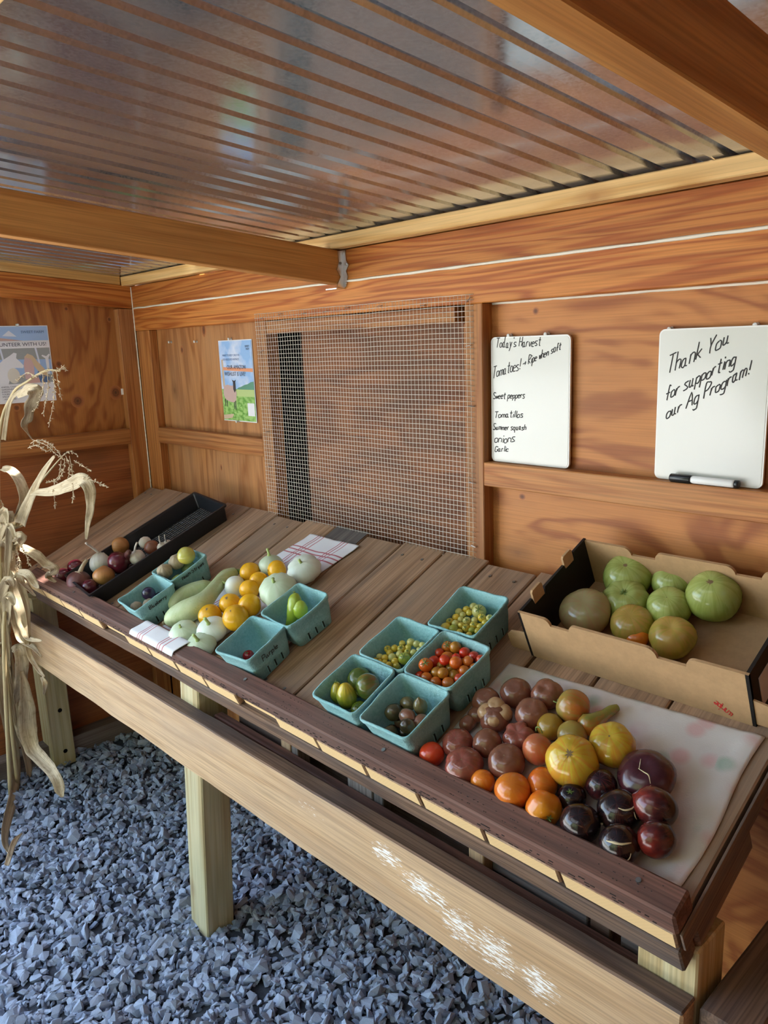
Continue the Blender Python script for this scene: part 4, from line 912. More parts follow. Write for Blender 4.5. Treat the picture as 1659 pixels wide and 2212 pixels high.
def onion(zx, zy, w, mat, label, cat='onion', ax=None, flat=.9, neck=None, nr=.2, base=.006, h=None, name=None, lobes=0, la=0., nmat=None):
    px, py = ZO(zx, zy)
    o = put(name or cat, label, cat, 'onions and garlic in the black tray', px, py, w * .3134, mat, h=h, base=base, ax=ax, flat=flat, dim=-.12, ds=.28, na=.015, lobes=lobes, la=la, bdim=.03)
    if neck:
        M = WM[o.name]; r = w * .3134 / 2 * depth(M.translation) / F; a = M @ Vector((0, 0, r * flat * .95)); b_ = tab(*ZO(*neck[:2]), neck[2])
        mid = a.lerp(b_, .5) + TN * .003; v, f = tube(crom([a - (b_ - a) * .12, a, mid, b_], 4), list(np.interp(np.linspace(0, 1, 13), [0, .3, .6, 1], [r * nr * 2, r * nr * 1.1, r * nr * .8, r * nr * .75])), 8)
        link('neck', pyd(v, f, 'neck', True), None, o, nmat or M_neck)
    return o
onion(432, 778, 108, Mo_red, 'small dark red onion at the front left corner of the black tray', ax=Vector((.2, -.6, .6)))
onion(522, 717, 112, Mo_red, 'dark red onion behind the small one at the tray left side', ax=Vector((-.3, .4, .7)))
onion(545, 815, 165, Mo_dk, 'large papery purple onion with a cut dry neck', flat=.85, ax=Vector((.25, .1, 1)), neck=(600, 668, .085), nr=.2)
onion(622, 862, 124, Mo_red, 'red onion at the front rim of the tray', flat=.8, ax=Vector((.8, .3, .3)))
onion(716, 778, 150, Mo_yl, 'yellow onion with torn papery skin at the tray right rim', flat=.85, ax=Vector((-.2, .2, 1)))
onion(690, 692, 142, Mo_wh, 'white onion with a long pale stem', flat=1.05, ax=Vector((-.5, .35, .75)), neck=(592, 552, .135), nr=.16, nmat=M_gar)
onion(815, 688, 160, Mo_red, 'large glossy red onion with a purple neck', flat=.88, ax=Vector((.5, .75, .45)), neck=(890, 612, .07), nr=.3, nmat=Mo_dk)
onion(830, 572, 126, Mo_yl, 'golden yellow onion lying on its side behind the large red one', flat=.85, ax=Vector((.9, .3, .1)), base=.012)
onion(772, 620, 96, onion_mat('orange_onion', (.44, .14, .05), (.42, .12, .045), (.4, .14, .06)), 'orange skinned onion half hidden behind the white one', flat=.75)
onion(1045, 582, 104, Mo_br, 'reddish brown onion at the far end of the pile', flat=.9)
for (zx, zy, w, nk, lb) in ((945, 650, 108, (945, 548, .085), 'white garlic bulb with an upright stem beside the large red onion'), (1000, 548, 86, None, 'white garlic head behind the reddish onion'), (1118, 580, 70, (1095, 505, .07), 'small garlic bulb with a thin pale stem at the far end of the pile'), (1155, 560, 64, (1135, 497, .075), 'farthest garlic bulb in the tray')):
    onion(zx, zy, w, M_gar, lb, 'garlic', flat=.9, lobes=8, la=.09, neck=nk, nr=.16, nmat=M_gar, name='garlic_bulb')

# ---- tea towel and squash
def cloth(name, label, fx, nu, nv, mat, thick=.0016):
    v, f, uv = [], [], []
    for j in range(nv + 1):
        for i in range(nu + 1): v.append(fx(i / nu, j / nv)); uv.append((i / nu, j / nv))
    f = [(j * (nu + 1) + i, j * (nu + 1) + i + 1, (j + 1) * (nu + 1) + i + 1, (j + 1) * (nu + 1) + i) for j in range(nv) for i in range(nu)]
    me = pyd(v, f, name, True); ul = me.uv_layers.new(name='UVMap'); idx = [l.vertex_index for l in me.loops]
    ul.data.foreach_set('uv', [c for q in idx for c in uv[q]])
    o = link(name, me, MT.copy(), None, mat); tag(o, label, 'towel'); md = o.modifiers.new('thick', 'SOLIDIFY'); md.thickness = thick; md.offset = 1; return o
def lerp(a, b_, t): return a + (b_ - a) * t
def towel_f(u, w):
    y = lerp(-.062, -.640, w); x = lerp(lerp(1.155, 1.383, u), lerp(1.005, 1.25, u), w) + .006 * noise.noise(Vector((u * 2, w * 6, 5)))
    z = .003 + .0045 * abs(noise.noise(Vector((u * 4, w * 9, 1)))) + .003 * (math.sin(u * 9 + w * 4) * .5 + .5)
    if w < .04: z += .003 * (1 - w / .04)
    t = min(max((-.560 - y) / .026, 0), 1); z = lerp(z, .049 + .004 * noise.noise(Vector((u * 5, w * 9, 2))), t * t * (3 - 2 * t))
    if y < -.632: z -= (-.632 - y) * 1.2; 
    return Vector((x, y, z))
def towelmat():
    m, nt, b = newmat('plaid_towel'); L = nt.links.new; tc = N(nt, 'TexCoord'); sp = N(nt, 'SeparateXYZ'); L(tc.outputs['UV'], sp.inputs[0])
    n1 = N(nt, 'TexNoise', Scale=6.); L(tc.outputs['UV'], n1.inputs['Vector'])
    def lines(src, pos, w):
        out = None
        for p_ in pos:
            d = math_(nt, 'LESS_THAN', math_(nt, 'ABSOLUTE', math_(nt, 'SUBTRACT', src, p_)), w); out = d if out is None else math_(nt, 'MAXIMUM', out, d)
        return out
    k = math_(nt, 'MAXIMUM', lines(sp.outputs[0], (.19, .235, .30, .68, .725, .79), .0085), lines(sp.outputs[1], (.105, .13, .16, .84, .86), .0042))
    c = mixc(nt, math_(nt, 'MULTIPLY', k, .8), (.74, .74, .78), (.42, .035, .06))
    L(c, b.inputs['Base Color']); b.inputs['Roughness'].default_value = .9; b.inputs['Specular IOR Level'].default_value = .1; return m
cloth('tea_towel', 'white tea towel with red stripes spread under the squash', towel_f, 44, 110, towelmat())
def floralmat():
    m, nt, b = newmat('floral_cloth'); L = nt.links.new; v = coords(nt, (1, 1, 1), 0); vo = N(nt, 'TexVoronoi', Scale=22., Randomness=.9); L(v, vo.inputs['Vector'])
    n0 = N(nt, 'TexNoise', Scale=7., Detail=2.); L(v, n0.inputs['Vector'])
    sc_ = N(nt, 'SeparateColor'); L(vo.outputs['Color'], sc_.inputs[0])
    blob = math_(nt, 'MULTIPLY', ramp(nt, vo.outputs['Distance'], [(.22, 1.), (.45, 0.)]), ramp(nt, n0.outputs[0], [(.44, 0.), (.54, 1.)]))
    pc = ramp(nt, sc_.outputs[0], [(.45, (.30, .42, .33)), (.5, (.60, .36, .36))])
    c = mixc(nt, math_(nt, 'MULTIPLY', blob, .75), (.62, .59, .57), pc)
    n1 = N(nt, 'TexNoise', Scale=14., Detail=5.); L(v, n1.inputs['Vector']); c = mixc(nt, ramp(nt, n1.outputs[0], [(.5, 0.), (.75, .35)]), c, (.40, .36, .33))
    L(c, b.inputs['Base Color']); b.inputs['Roughness'].default_value = .92; b.inputs['Specular IOR Level'].default_value = .1
    n2 = N(nt, 'TexNoise', Scale=420.); L(v, n2.inputs['Vector']); bp = N(nt, 'Bump', Strength=.25, Distance=.001); L(n2.outputs[0], bp.inputs['Height']); L(bp.outputs[0], b.inputs['Normal']); return m
def floral_f(u, w):
    y = lerp(lerp(-.285, -.262, u), -.581, w); x = lerp(2.078, 2.583 - .004 * math.sin(w * 7), u)
    z = .002 + .003 * abs(noise.noise(Vector((u * 3.5, w * 3, 11)))) + .0015 * noise.noise(Vector((u * 11, w * 11, 4)))
    if u > .93: z += .0022 * math.sin((u - .93) / .07 * math.pi)
    if w > .94: z += (w - .94) * .12
    return Vector((x, y, z + .001))
cloth('floral_cloth', 'worn white cloth with faded green and pink floral print under the loose tomatoes', floral_f, 72, 56, floralmat(), .002)
ZS = lambda a, b_: (220 + a * .3617, 1130 + b_ * .3617)
M_yel = vegmat('yellow_squash', (.86, .43, .008), (.88, .46, .010), (.84, .43, .012), (.92, .54, .02), .4, .25, .15, .15)
M_pat = vegmat('pale_pattypan', (.56, .68, .50), (.60, .70, .53), (.56, .68, .48), (.68, .75, .62), .4, .4, .12, .05)
M_patw = vegmat('white_pattypan', (.70, .76, .70), (.72, .77, .71), (.66, .74, .64), (.76, .79, .74), .4, .4, .12, .05)
M_zuc = vegmat('pale_long_squash', (.40, .50, .26), (.46, .54, .30), (.42, .50, .25), (.52, .58, .36), .5, .42, .3, .05, speck=(.28, .36, .16))
GY = 'round yellow squash on the tea towel'
for (a, b_, w, lb, ax, fl) in ((885, 295, 126, 'round yellow squash farthest up the slope on the left', None, .95), (1045, 282, 124, 'round yellow squash between the two stemmed pattypans', Vector((-.3, -.8, .1)), .92), (938, 348, 116, 'yellow squash with a dark stem scar facing right', Vector((.7, -.4, .1)), .85), (880, 397, 120, 'round yellow squash beside the white pattypan lying on its side', None, .98), (765, 484, 132, 'round yellow squash touching the long pale squash neck', None, .95), (882, 492, 146, 'ribbed yellow squash with a blossom end facing left', Vector((-.8, -.3, .2)), .9), (646, 552, 142, 'round yellow squash just behind the egg shaped white pattypan', None, .92), (800, 566, 160, 'largest round yellow squash at the front of the pile', None, 1.0)):
    px, py = ZS(a, b_); put('yellow_squash', lb, 'squash', GY, px, py, w * .3617, M_yel, base=.006, ax=ax, flat=fl, dim=.06, na=.015, stem='scar')
GP = 'pattypan squash on the tea towel'
for (a, b_, w, lb, mt_, kw) in ((1010, 248, 146, 'pale green pattypan standing with its long stem up', M_pat, dict(flat=.78, lobes=10, la=.05, stem='long', ax=TN * .6 + U3, dim=-.05)), (1208, 275, 205, 'scalloped white pattypan lying on the towel farthest right', M_patw, dict(flat=.66, lobes=10, la=.1, stem='stub', dim=.05)), (1052, 400, 230, 'largest scalloped pattypan behind the pepper basket', M_pat, dict(flat=.72, lobes=10, la=.09, stem='stub', dim=.05)), (795, 378, 132, 'smooth white pattypan lying on its side with stem to the left', M_patw, dict(flat=.9, stem='long', ax=Vector((-.75, -.35, .2)), dim=-.1)), (490, 660, 180, 'pale pattypan at the front left of the squash pile', M_pat, dict(flat=.72, lobes=9, la=.05, stem='stub', dim=.04)), (657, 638, 190, 'egg shaped white pattypan pointing sideways with its stem up', M_patw, dict(flat=.62, stem='long', dim=-.02, lobes=5, la=.03)), (590, 730, 190, 'small scalloped pattypan nearest the front rail', M_pat, dict(flat=.52, lobes=11, la=.1, stem='long', dim=-.03))):
    px, py = ZS(a, b_); put('pattypan_squash', lb, 'squash', GP, px, py, w * .3617, mt_, base=.006, **kw)
def zq(a, b_, h): return tab(*ZS(a, b_), h)
zc = swept('long_squash', 'long pale green crookneck squash leaning over another', 'squash', 'long pale squash', [zq(392, 585, .03), zq(415, 575, .034), zq(480, 540, .040), zq(560, 500, .045), zq(620, 455, .046), zq(680, 385, .044), zq(735, 325, .038), zq(800, 292, .03)], [.006, .022, .031, .0335, .031, .026, .0215, .0205, .0215, .014], M_zuc, 20, 6, None, 5, .015)
pq = zq(803, 291, .03); v, f = tube([pq, pq + Vector((.012, .012, .003)), pq + Vector((.017, .02, .012))], [.0095, .006, .0045], 8); link('stem', pyd(v, f, 's', True), None, zc, M_stem)
pq = zq(388, 590, .03); v, f = tube([pq, pq + Vector((-.008, -.008, -.004))], [.008, .0055], 8); link('blossom_end', pyd(v, f, 's', True), None, zc, M_stemd)
swept('long_squash', 'pale green squash lying behind the crookneck one', 'squash', 'long pale squash', [zq(425, 520, .028), zq(438, 490, .03), zq(475, 445, .032), zq(540, 408, .032), zq(610, 380, .03), zq(660, 362, .026)], [.006, .020, .026, .026, .024, .02, .006], M_zuc, 18, 6, None, 5, .015)

# ---- basket contents
Z2 = ZS; Z3 = lambda a, b_: (640 + a * .3014, 1230 + b_ * .3014)
def relax(items, key, it=60):
    """items: [px,py,w,...] -> centres in the basket frame, pushed apart and kept inside the walls"""
    e, M, bx, by_ = BASK[key]; Mi = M.inverted(); C = []
    GS = dict(B5=1.06, B9=1.2, B6=1.1, B7=1.13, B8=1.1, B1=1.15, B2=1.1).get(key, 1.)
    for q in items:
        px, py, w = q[0], q[1], q[2] * GS; c = tab(px, py, .03)
        for _ in range(3):
            r = w / 2 * depth(c) / F; c = tab(px, py, q[3] if q[3] is not None else .006 + r)
        C.append([Mi @ c, r])
    for _ in range(it):
        for i in range(len(C)):
            a, ra_ = C[i]
            for j in range(i):
                b_, rb_ = C[j]; d = a - b_; L_ = d.length; o_ = (ra_ + rb_) * .97 - L_
                if o_ > 0:
                    d = d / max(L_, 1e-6); a += d * o_ * .5; b_ -= d * o_ * .5
            lim = BB - .005 + (BW - BB) * a.z / BH - ra_
            a.x = max(-lim, min(lim, a.x)); a.y = max(-lim, min(lim, a.y)); a.z = max(a.z, .004 + ra_)
    return [(M @ a, r) for a, r in C], e
PILE = dict(B7=.060, B6=.047, B8=.052)
def spheres(key, items, name, label_f, group, flat=.97):
    M = BASK[key][1]; ext = []
    ws = sorted(q[2] for q in items)[len(items) // 2]
    for k in range(22):   # the fruit underneath
        lp = Vector((random.uniform(-.042, .042), random.uniform(-.044, .02), .016 + .012 * (k % 2))); pxl = proj(M @ lp); ext.append((pxl[0], pxl[1], ws, items[k % len(items)][3], 0, lp.z))
    hs = [PILE[key]] * len(items) + [q[5] for q in ext]; items = list(items) + ext
    res, e = relax([(q[0], q[1], q[2], h_) for q, h_ in zip(items, hs)], key, 90)
    for (c, r), q in zip(res, items):
        sv = int(q[0] * 5 + q[1]) % 20
        o = link(name, fruit(r, flat, dim=.06, na=.01, seedv=sv, seg=16, rings=10), axis_M(c, Vector((random.uniform(-1, 1), random.uniform(-1, 1), random.uniform(.2, 1))), sv), None, q[3])
        tag(o, label_f(q), 'tomato', group)
        if len(q) > 4 and q[4]:
            v, f = star(r * .75, 6, -.1); link('calyx', pyd(v, f), axis_M(c + (TOC(c) + TN * .6).normalized() * r * .93, TOC(c) + TN * .6), o, M_stem)
Mc = dict(r=redt(), o=vegmat('orange_cherry', (.62, .11, .012), (.62, .13, .014), (.52, .15, .02), None, 0, .2, .2), b=vegmat('amber_cherry', (.44, .17, .015), (.42, .18, .02), (.36, .17, .02), None, 0, .2, .25), y=vegmat('yellow_cherry', (.74, .52, .05), (.74, .54, .06), (.62, .50, .08), None, 0, .22, .2), p=vegmat('pale_cherry', (.66, .58, .17), (.66, .60, .20), (.56, .54, .18), None, 0, .25, .2), g=vegmat('green_yellow_cherry', (.42, .44, .05), (.40, .44, .06), (.30, .36, .06), None, 0, .22, .2))
nm = dict(r='red', o='orange', b='amber', y='yellow', p='pale yellow', g='greenish yellow')
def sph(key, lst, Z, s, where, grp, nm_='cherry_tomato'):
    items = [(*Z(a, b_), w * s, Mc[c], st_) for (a, b_, w, c, st_) in lst]
    inv = {id(Mc[k].name): k for k in Mc}; names = {Mc[k].name: nm[k] for k in Mc}
    spheres(key, items, nm_, lambda q: 'small %s cherry tomato in %s' % (names[q[3].name], where), grp)
red_l = [(1070, 550, 80, 'o', 1), (1165, 562, 80, 'b', 0), (950, 630, 86, 'r', 0), (1075, 618, 96, 'o', 0), (1200, 605, 78, 'r', 0), (1270, 622, 72, 'r', 0), (1340, 650, 66, 'r', 0), (1015, 620, 62, 'r', 0), (915, 718, 95, 'o', 1), (1010, 715, 80, 'b', 0), (1140, 700, 86, 'o', 0), (1215, 725, 75, 'o', 0), (1240, 668, 70, 'o', 0), (1190, 668, 60, 'o', 0), (1075, 690, 72, 'r', 0), (845, 742, 76, 'r', 0), (1085, 760, 72, 'b', 0), (1160, 770, 72, 'r', 0), (1030, 785, 75, 'b', 0), (940, 782, 76, 'o', 0), (1000, 800, 80, 'o', 0), (1100, 803, 82, 'o', 0), (1262, 715, 60, 'o', 0), (1000, 672, 56, 'b', 0), (1145, 632, 60, 'r', 0)]
sph('B7', red_l, Z3, .3014, 'the basket of red and orange cherry tomatoes', 'cherry tomatoes in the red and orange basket')
yl = [(760, 535, 46, 'y', 0), (815, 535, 56, 'p', 0), (860, 535, 50, 'p', 0), (895, 552, 46, 'p', 0), (640, 578, 50, 'y', 1), (660, 592, 48, 'y', 0), (705, 580, 50, 'y', 0), (750, 575, 56, 'y', 1), (595, 625, 46, 'p', 0), (628, 622, 50, 'y', 0), (678, 625, 56, 'p', 0), (730, 605, 50, 'p', 0), (757, 637, 82, 'g', 1), (805, 590, 46, 'y', 1), (842, 590, 44, 'p', 0), (690, 650, 50, 'y', 0), (632, 660, 42, 'y', 0), (668, 672, 42, 'y', 0), (562, 636, 40, 'y', 0), (780, 560, 42, 'y', 0), (878, 572, 42, 'p', 0), (715, 680, 45, 'y', 0), (600, 655, 42, 'y', 0)]
sph('B6', yl, Z3, .3014, 'the basket of tiny yellow tomatoes', 'tiny tomatoes in the yellow basket')
pl2 = [(1145, 300, 54, 'p', 0), (1195, 300, 50, 'y', 0), (1250, 280, 54, 'p', 0), (1295, 312, 96, 'p', 1), (1190, 335, 44, 'p', 0), (1230, 312, 44, 'y', 0), (1130, 342, 52, 'y', 0), (1090, 358, 52, 'y', 1), (1065, 388, 68, 'y', 0), (1145, 378, 52, 'p', 0), (1175, 368, 46, 'p', 0), (1220, 376, 58, 'p', 1), (1305, 352, 60, 'y', 1), (1272, 372, 46, 'p', 0), (1266, 400, 56, 'y', 1), (1125, 408, 70, 'g', 0), (1210, 420, 56, 'y', 1), (1195, 396, 46, 'y', 0), (1320, 405, 46, 'y', 0), (1360, 362, 52, 'p', 1), (1342, 386, 46, 'y', 0), (1260, 434, 46, 'g', 0), (1178, 440, 42, 'y', 0), (1245, 458, 42, 'y', 0), (1300, 430, 42, 'y', 0)]
sph('B8', pl2, Z3, .3014, 'the far basket of pale yellow tomatoes', 'cherry tomatoes in the far basket')
# striped and dark tomatoes
M_zeb = vegmat('striped_green_tomato', (.46, .42, .03), (.30, .32, .03), (.20, .26, .03), (.06, .13, .015), .8, .2, .2); M_zeb2 = vegmat('striped_brown_tomato', (.22, .10, .04), (.17, .12, .03), (.10, .14, .025), (.07, .12, .02), .7, .2, .35)
M_zy = vegmat('yellow_striped_tomato', (.10, .16, .02), (.34, .36, .03), (.62, .46, .04), (.16, .22, .025), .55, .2, .25)
def inb(key, lst, name, cat, group, Z, s):
    res, e = relax([(*Z(q[0], q[1]), q[2] * s, q[5].get('h') if len(q) > 5 else None) for q in lst], key, 30)
    for (c, r), q in zip(res, lst):
        kw = dict(q[5]) if len(q) > 5 else {}; kw.pop('h', None); ax = kw.pop('ax', None) or (TN + TOC(c) * .5); stem = kw.pop('stem', None)
        kw.setdefault('dim', .06); kw.setdefault('flat', .95)
        o = link(name, fruit(r, seedv=int(q[0]) % 97, **kw), axis_M(c, ax, q[0]), None, q[3]); tag(o, q[4], cat, group)
        if stem: v, f = star(r * .5); link('calyx', pyd(v, f), WM[o.name] @ TR(0, 0, r * (kw['flat'] - kw['dim'])), o, M_stem)
inb('B5', [(235, 855, 104, M_zy, 'slim yellow and green striped tomato leaning in the front basket', dict(flat=1.5, pear=.45, h=.058, stem=1, ax=TN + YV * .4 - XV * .1)), (310, 890, 140, M_zy, 'pear shaped yellow tomato with dark green stripes', dict(flat=1.4, pear=.4, h=.058, ax=TN + YV * .3)), (500, 748, 165, M_zeb2, 'dark green and brown tomato at the back of the striped basket', dict(flat=.75, h=.055)), (495, 848, 180, M_zeb2, 'round brown and green tomato with a stalk in the striped basket', dict(flat=.95, h=.062, stem=1, ax=Vector((-.5, -.7, -.2)))), (440, 975, 130, M_zeb, 'green tomato with dark stripes at the front corner of the basket', dict(flat=.95, h=.045, stem=1)), (385, 845, 84, M_zeb2, 'small brownish tomato wedged between the striped ones', dict(flat=.95))], 'striped_tomato', 'tomato', 'striped tomatoes in the front basket', Z3, .3014)
M_dk1 = vegmat('dark_olive_tomato', (.10, .08, .03), (.085, .07, .035), (.05, .05, .03), None, 0, .18, .3); M_dk2 = vegmat('green_brown_tomato', (.15, .12, .04), (.15, .13, .05), (.09, .085, .04), (.22, .12, .06), .5, .18, .3); M_dk3 = vegmat('dusky_pink_tomato', (.26, .10, .06), (.24, .11, .07), (.13, .09, .055), None, 0, .2, .3); M_dk4 = vegmat('amber_dark_tomato', (.30, .13, .02), (.20, .10, .02), (.05, .035, .018), None, 0, .18, .3)
inb('B9', [(695, 1022, 104, M_dk1, 'dark olive plum tomato at the left of the pile in the grey teal basket', dict(flat=1.1, h=.048, ax=Vector((.5, .6, .4)))), (800, 962, 84, M_dk2, 'green brown plum tomato lying at the back of the grey teal basket', dict(flat=1.35, h=.045, ax=XV + TN * .1)), (890, 985, 88, M_dk2, 'pointed greenish plum tomato standing upright', dict(flat=1.35, h=.055, point=.35, ax=-TN - YV * .2)), (795, 1058, 92, M_dk3, 'dusky pink plum tomato with a pointed tip in the middle', dict(flat=1.3, h=.056, point=.3, ax=Vector((-.9, .1, -.1)))), (797, 1118, 92, M_dk4, 'amber and black plum tomato at the front of the pile', dict(flat=1.15, h=.058, ax=TN * .8 + Vector((.1, -.5, 0)))), (895, 1092, 92, M_dk3, 'dusky plum tomato along the right wall of the basket', dict(flat=1.25, h=.045, ax=YV + TN * .2)), (660, 1105, 76, M_dk3, 'small reddish plum tomato low on the left of the pile', dict(flat=1.1)), (585, 1108, 72, M_dk1, 'small dark green plum tomato in the left corner of the basket', dict(flat=1.1)), (690, 1168, 90, M_dk2, 'olive plum tomato against the front wall of the basket', dict(flat=1.2)), (745, 1185, 76, M_dk1, 'small dark plum tomato under the amber one', dict(flat=1.1)), (850, 1150, 76, M_dk3, 'small dusky tomato in the front right corner of the basket', dict(flat=1.1))], 'plum_tomato', 'tomato', 'dark plum tomatoes in the grey teal basket', Z3, .3014)
# tomatillos
M_hus = vegmat('papery_husk', (.42, .34, .22), (.46, .36, .24), (.40, .33, .22), (.30, .22, .16), .6, .8, .3, 0.); M_ty = vegmat('yellow_tomatillo', (.58, .46, .07), (.56, .46, .08), (.46, .44, .10)); M_tg = vegmat('green_tomatillo', (.28, .38, .06), (.28, .38, .07), (.30, .38, .12)); M_tp = vegmat('pale_green_tomatillo', (.26, .34, .17), (.28, .35, .18), (.24, .32, .15)); M_pu = vegmat('purple_tomatillo', (.30, .28, .22), (.05, .02, .06), (.022, .012, .04), None, 0, .25, .1)
hk = dict(lobes=6, la=.13, dim=-.1, flat=.9)
inb('B2', [(402, 212, 94, M_ty, 'round yellow tomatillo on top of the pile', dict(h=.056)), (347, 296, 90, M_tg, 'bright green tomatillo at the left of the basket', dict(h=.04)), (480, 234, 80, M_tp, 'pale green tomatillo in a thin husk at the back', dict(h=.045)), (440, 282, 86, M_hus, 'tan husked tomatillo in the middle of the basket', dict(h=.048, **hk)), (405, 322, 84, M_hus, 'crumpled papery husk at the front of the basket', dict(h=.045, **hk)), (528, 268, 82, M_ty, 'yellowish tomatillo in the right corner of the basket', dict(h=.03))], 'tomatillo', 'tomatillo', 'tomatillos in the basket marked Noah Stripes', Z2, .3617)
inb('B1', [(263, 427, 70, M_pu, 'dark purple tomatillo half out of its husk', dict(h=.04)), (322, 428, 62, M_pu, 'small purple tomatillo by the right wall of the basket', dict()), (140, 508, 62, M_hus, 'tan husk in the left corner of the basket', hk), (208, 484, 68, M_hus, 'brown husked tomatillo in the middle of the basket', hk), (168, 478, 46, M_hus, 'smallest husk in the basket', hk), (235, 462, 50, M_hus, 'husk leaning on the dark purple tomatillo', hk)], 'tomatillo', 'tomatillo', 'husked tomatillos in the basket marked Blueberry', Z2, .3617)
# peppers
M_pg = vegmat('light_green_pepper', (.34, .50, .035), (.38, .52, .045), (.34, .46, .05), None, 0, .2, .2); M_pr = vegmat('red_pepper', (.32, .012, .014), (.34, .012, .016), (.28, .01, .014), None, 0, .15, .2, .4)
GPp = 'peppers in the two nearly empty baskets'
pp = swept('pepper', 'long light green pepper leaning on the basket wall', 'pepper', GPp, [zq(1155, 425, .085), zq(1155, 440, .082), zq(1152, 500, .066), zq(1135, 570, .042), zq(1105, 612, .028)], [.002, .011, .0175, .0185, .016, .011, .004], M_pg, 16, 6, None, 3, .05)
pq = zq(1154, 424, .085); v, f = tube([pq, pq + TN * .008], [.004, .003], 6); link('stem', pyd(v, f), None, pp, M_stem)
swept('pepper', 'short plump light green pepper in front of the long one', 'pepper', GPp, [zq(1182, 470, .072), zq(1184, 490, .068), zq(1188, 530, .055), zq(1186, 575, .036)], [.005, .015, .0195, .018, .005], M_pg, 16, 6, None, 3, .05)
inb('B3', [(870, 792, 70, M_pr, 'small glossy red pepper alone in the basket marked Purple', dict(flat=1.0, lobes=3, la=.1, stem=1, dim=.1)), (822, 832, 56, purp(), 'tiny dark purple pepper in the shadowed front corner', dict(flat=1.1))], 'pepper', 'pepper', GPp, Z2, .3617)

# ---- cardboard box of unripe tomatoes
def kraft(name, c):
    m, nt, b = newmat(name); L = nt.links.new; v = coords(nt, (1, 1, 1), 3.); n1 = N(nt, 'TexNoise', Scale=45., Detail=5., Roughness=.7); L(v, n1.inputs['Vector'])
    L(ramp(nt, n1.outputs[0], [(.35, tuple(x * .86 for x in c)), (.65, c)]), b.inputs['Base Color']); b.inputs['Roughness'].default_value = .8; b.inputs['Specular IOR Level'].default_value = .2; return m
M_kr = kraft('kraft_board', (.50, .315, .165)); M_bk = plain('black_print_board', (.012, .011, .011), .55, 0, .3)
bx0, bx1, by0, by1, bh, bt = 2.107, 2.562, -.246, .012, .118, .006
bxe = empty('cardboard_box', None, MT @ TR(2.33, -.12, 0)); tag(bxe, 'open brown cardboard box of unripe green tomatoes by the back wall', 'box')
def notch(x0, x1, h, ns):   # wall outline with round-cornered hand notches
    out = [(x0, 0), (x1, 0), (x1, h)]
    for (a, b_, d) in sorted(ns, reverse=True):
        for k in range(6): t = k / 5 * H90; out.append((b_ - .0 - d * math.sin(t) * .9, h - d + d * math.cos(t)) if k else (b_, h))
        for k in range(6): t = k / 5 * H90; out.append((a + d * .9 * math.cos(t), h - d + d * math.sin(t)))
    out.append((x0, h)); return out
def wall_o(name, outl, M, m, t=bt): v, f = slab(outl, 0, t); return link(name, pyd(v, f, name), M, bxe, m)
fw_ = wall_o('front_wall', notch(bx0, bx1, bh, [(2.167, 2.238, .016), (2.385, 2.474, .020)]), MT @ TR(0, by0, .001), M_kr)
wall_o('back_wall', notch(bx0, bx1, bh, [(2.205, 2.29, .018), (2.42, 2.5, .018)]), MT @ TR(0, by1 - bt, .001), M_kr)
side_l = [(by0, 0), (by1, 0), (by1, bh + .002), (by1 - .052, bh + .002), (by1 - .056, bh - .016), (by1 - .088, bh - .016), (by1 - .092, bh - .004), (by0 + .092, bh - .004), (by0 + .088, bh - .018), (by0 + .05, bh - .018), (by0 + .046, bh), (by0, bh)]
Ms = MT @ TR(bx0 + bt, 0, .001) @ RZ(H90); so = wall_o('side_wall', side_l, Ms, M_bk)
Ms2 = MT @ TR(bx1, 0, .001) @ RZ(H90); sr_ = wall_o('side_wall', [(by0, 0), (by1, 0), (by1, bh), (by0, bh)], Ms2, M_bk)
for (a, b_) in ((by1 - .089, by1 - .055), (by0 + .051, by0 + .087)):
    v, f = slab([(a, bh - .02), (b_, bh - .02), (b_, bh + .010), (b_ - .004, bh + .014), (a + .004, bh + .014), (a, bh + .010)], .001, .006); link('tab', pyd(v, f), Ms, so, M_kr)
link('label_print', pyd(*slab([(by0 + .03, .02), (by0 + .10, .02), (by0 + .10, .085), (by0 + .03, .085)], -.0012, -.0002)), Ms2, sr_, plain('label_grey', (.55, .55, .57), .5))
board('bottom', bx0 + bt, bx1 - bt, by0 + bt, by1 - bt, .001, .006, M_kr, bxe, 'X', MT, bev=0)
v, f = slab([(bx0 - .052, .004), (bx0 - .046, .0), (bx0 + .002, .0), (bx0 + .002, .052), (bx0 - .04, .047), (bx0 - .052, .036)], 0, .004); link('flap', pyd(v, f), MT @ TR(0, by0 + .004, .006), bxe, M_kr)
v, f = slab([(bx1 - .002, 0), (bx1 + .055, 0), (bx1 + .055, .03), (bx1 + .03, .05), (bx1 - .002, .056)], 0, .004); link('flap', pyd(v, f), MT @ TR(0, by0 + .002, .006), bxe, M_kr)
bn = (MT.to_3x3() @ Vector((0, -1, 0))).normalized(); bd0 = bn.dot((MT @ Vector((0, by0, 0))))
p0, p1 = hit(1583, 1541, bn, bd0), hit(1547, 1513, bn, bd0)
upx = hit(1556, 1540, bn, bd0) - hit(1568, 1524, bn, bd0)
writing('unripe', p0, p1, upx, .017, .0019, M_red, fw_, 77, bn, .0006)
ZB_ = lambda a, b_: (1090 + a * .343, 1130 + b_ * .343)
M_gt = vegmat('unripe_green_tomato', (.19, .25, .03), (.31, .38, .07), (.40, .46, .14), (.24, .31, .05), .45, .2, .2); M_gy = vegmat('unripe_yellow_tomato', (.34, .30, .03), (.42, .36, .045), (.50, .32, .08), (.32, .33, .04), .5, .2, .25); M_gp = vegmat('unripe_pinkish_tomato', (.50, .16, .06), (.38, .28, .14), (.34, .30, .14), (.38, .22, .13), .5, .22, .3)
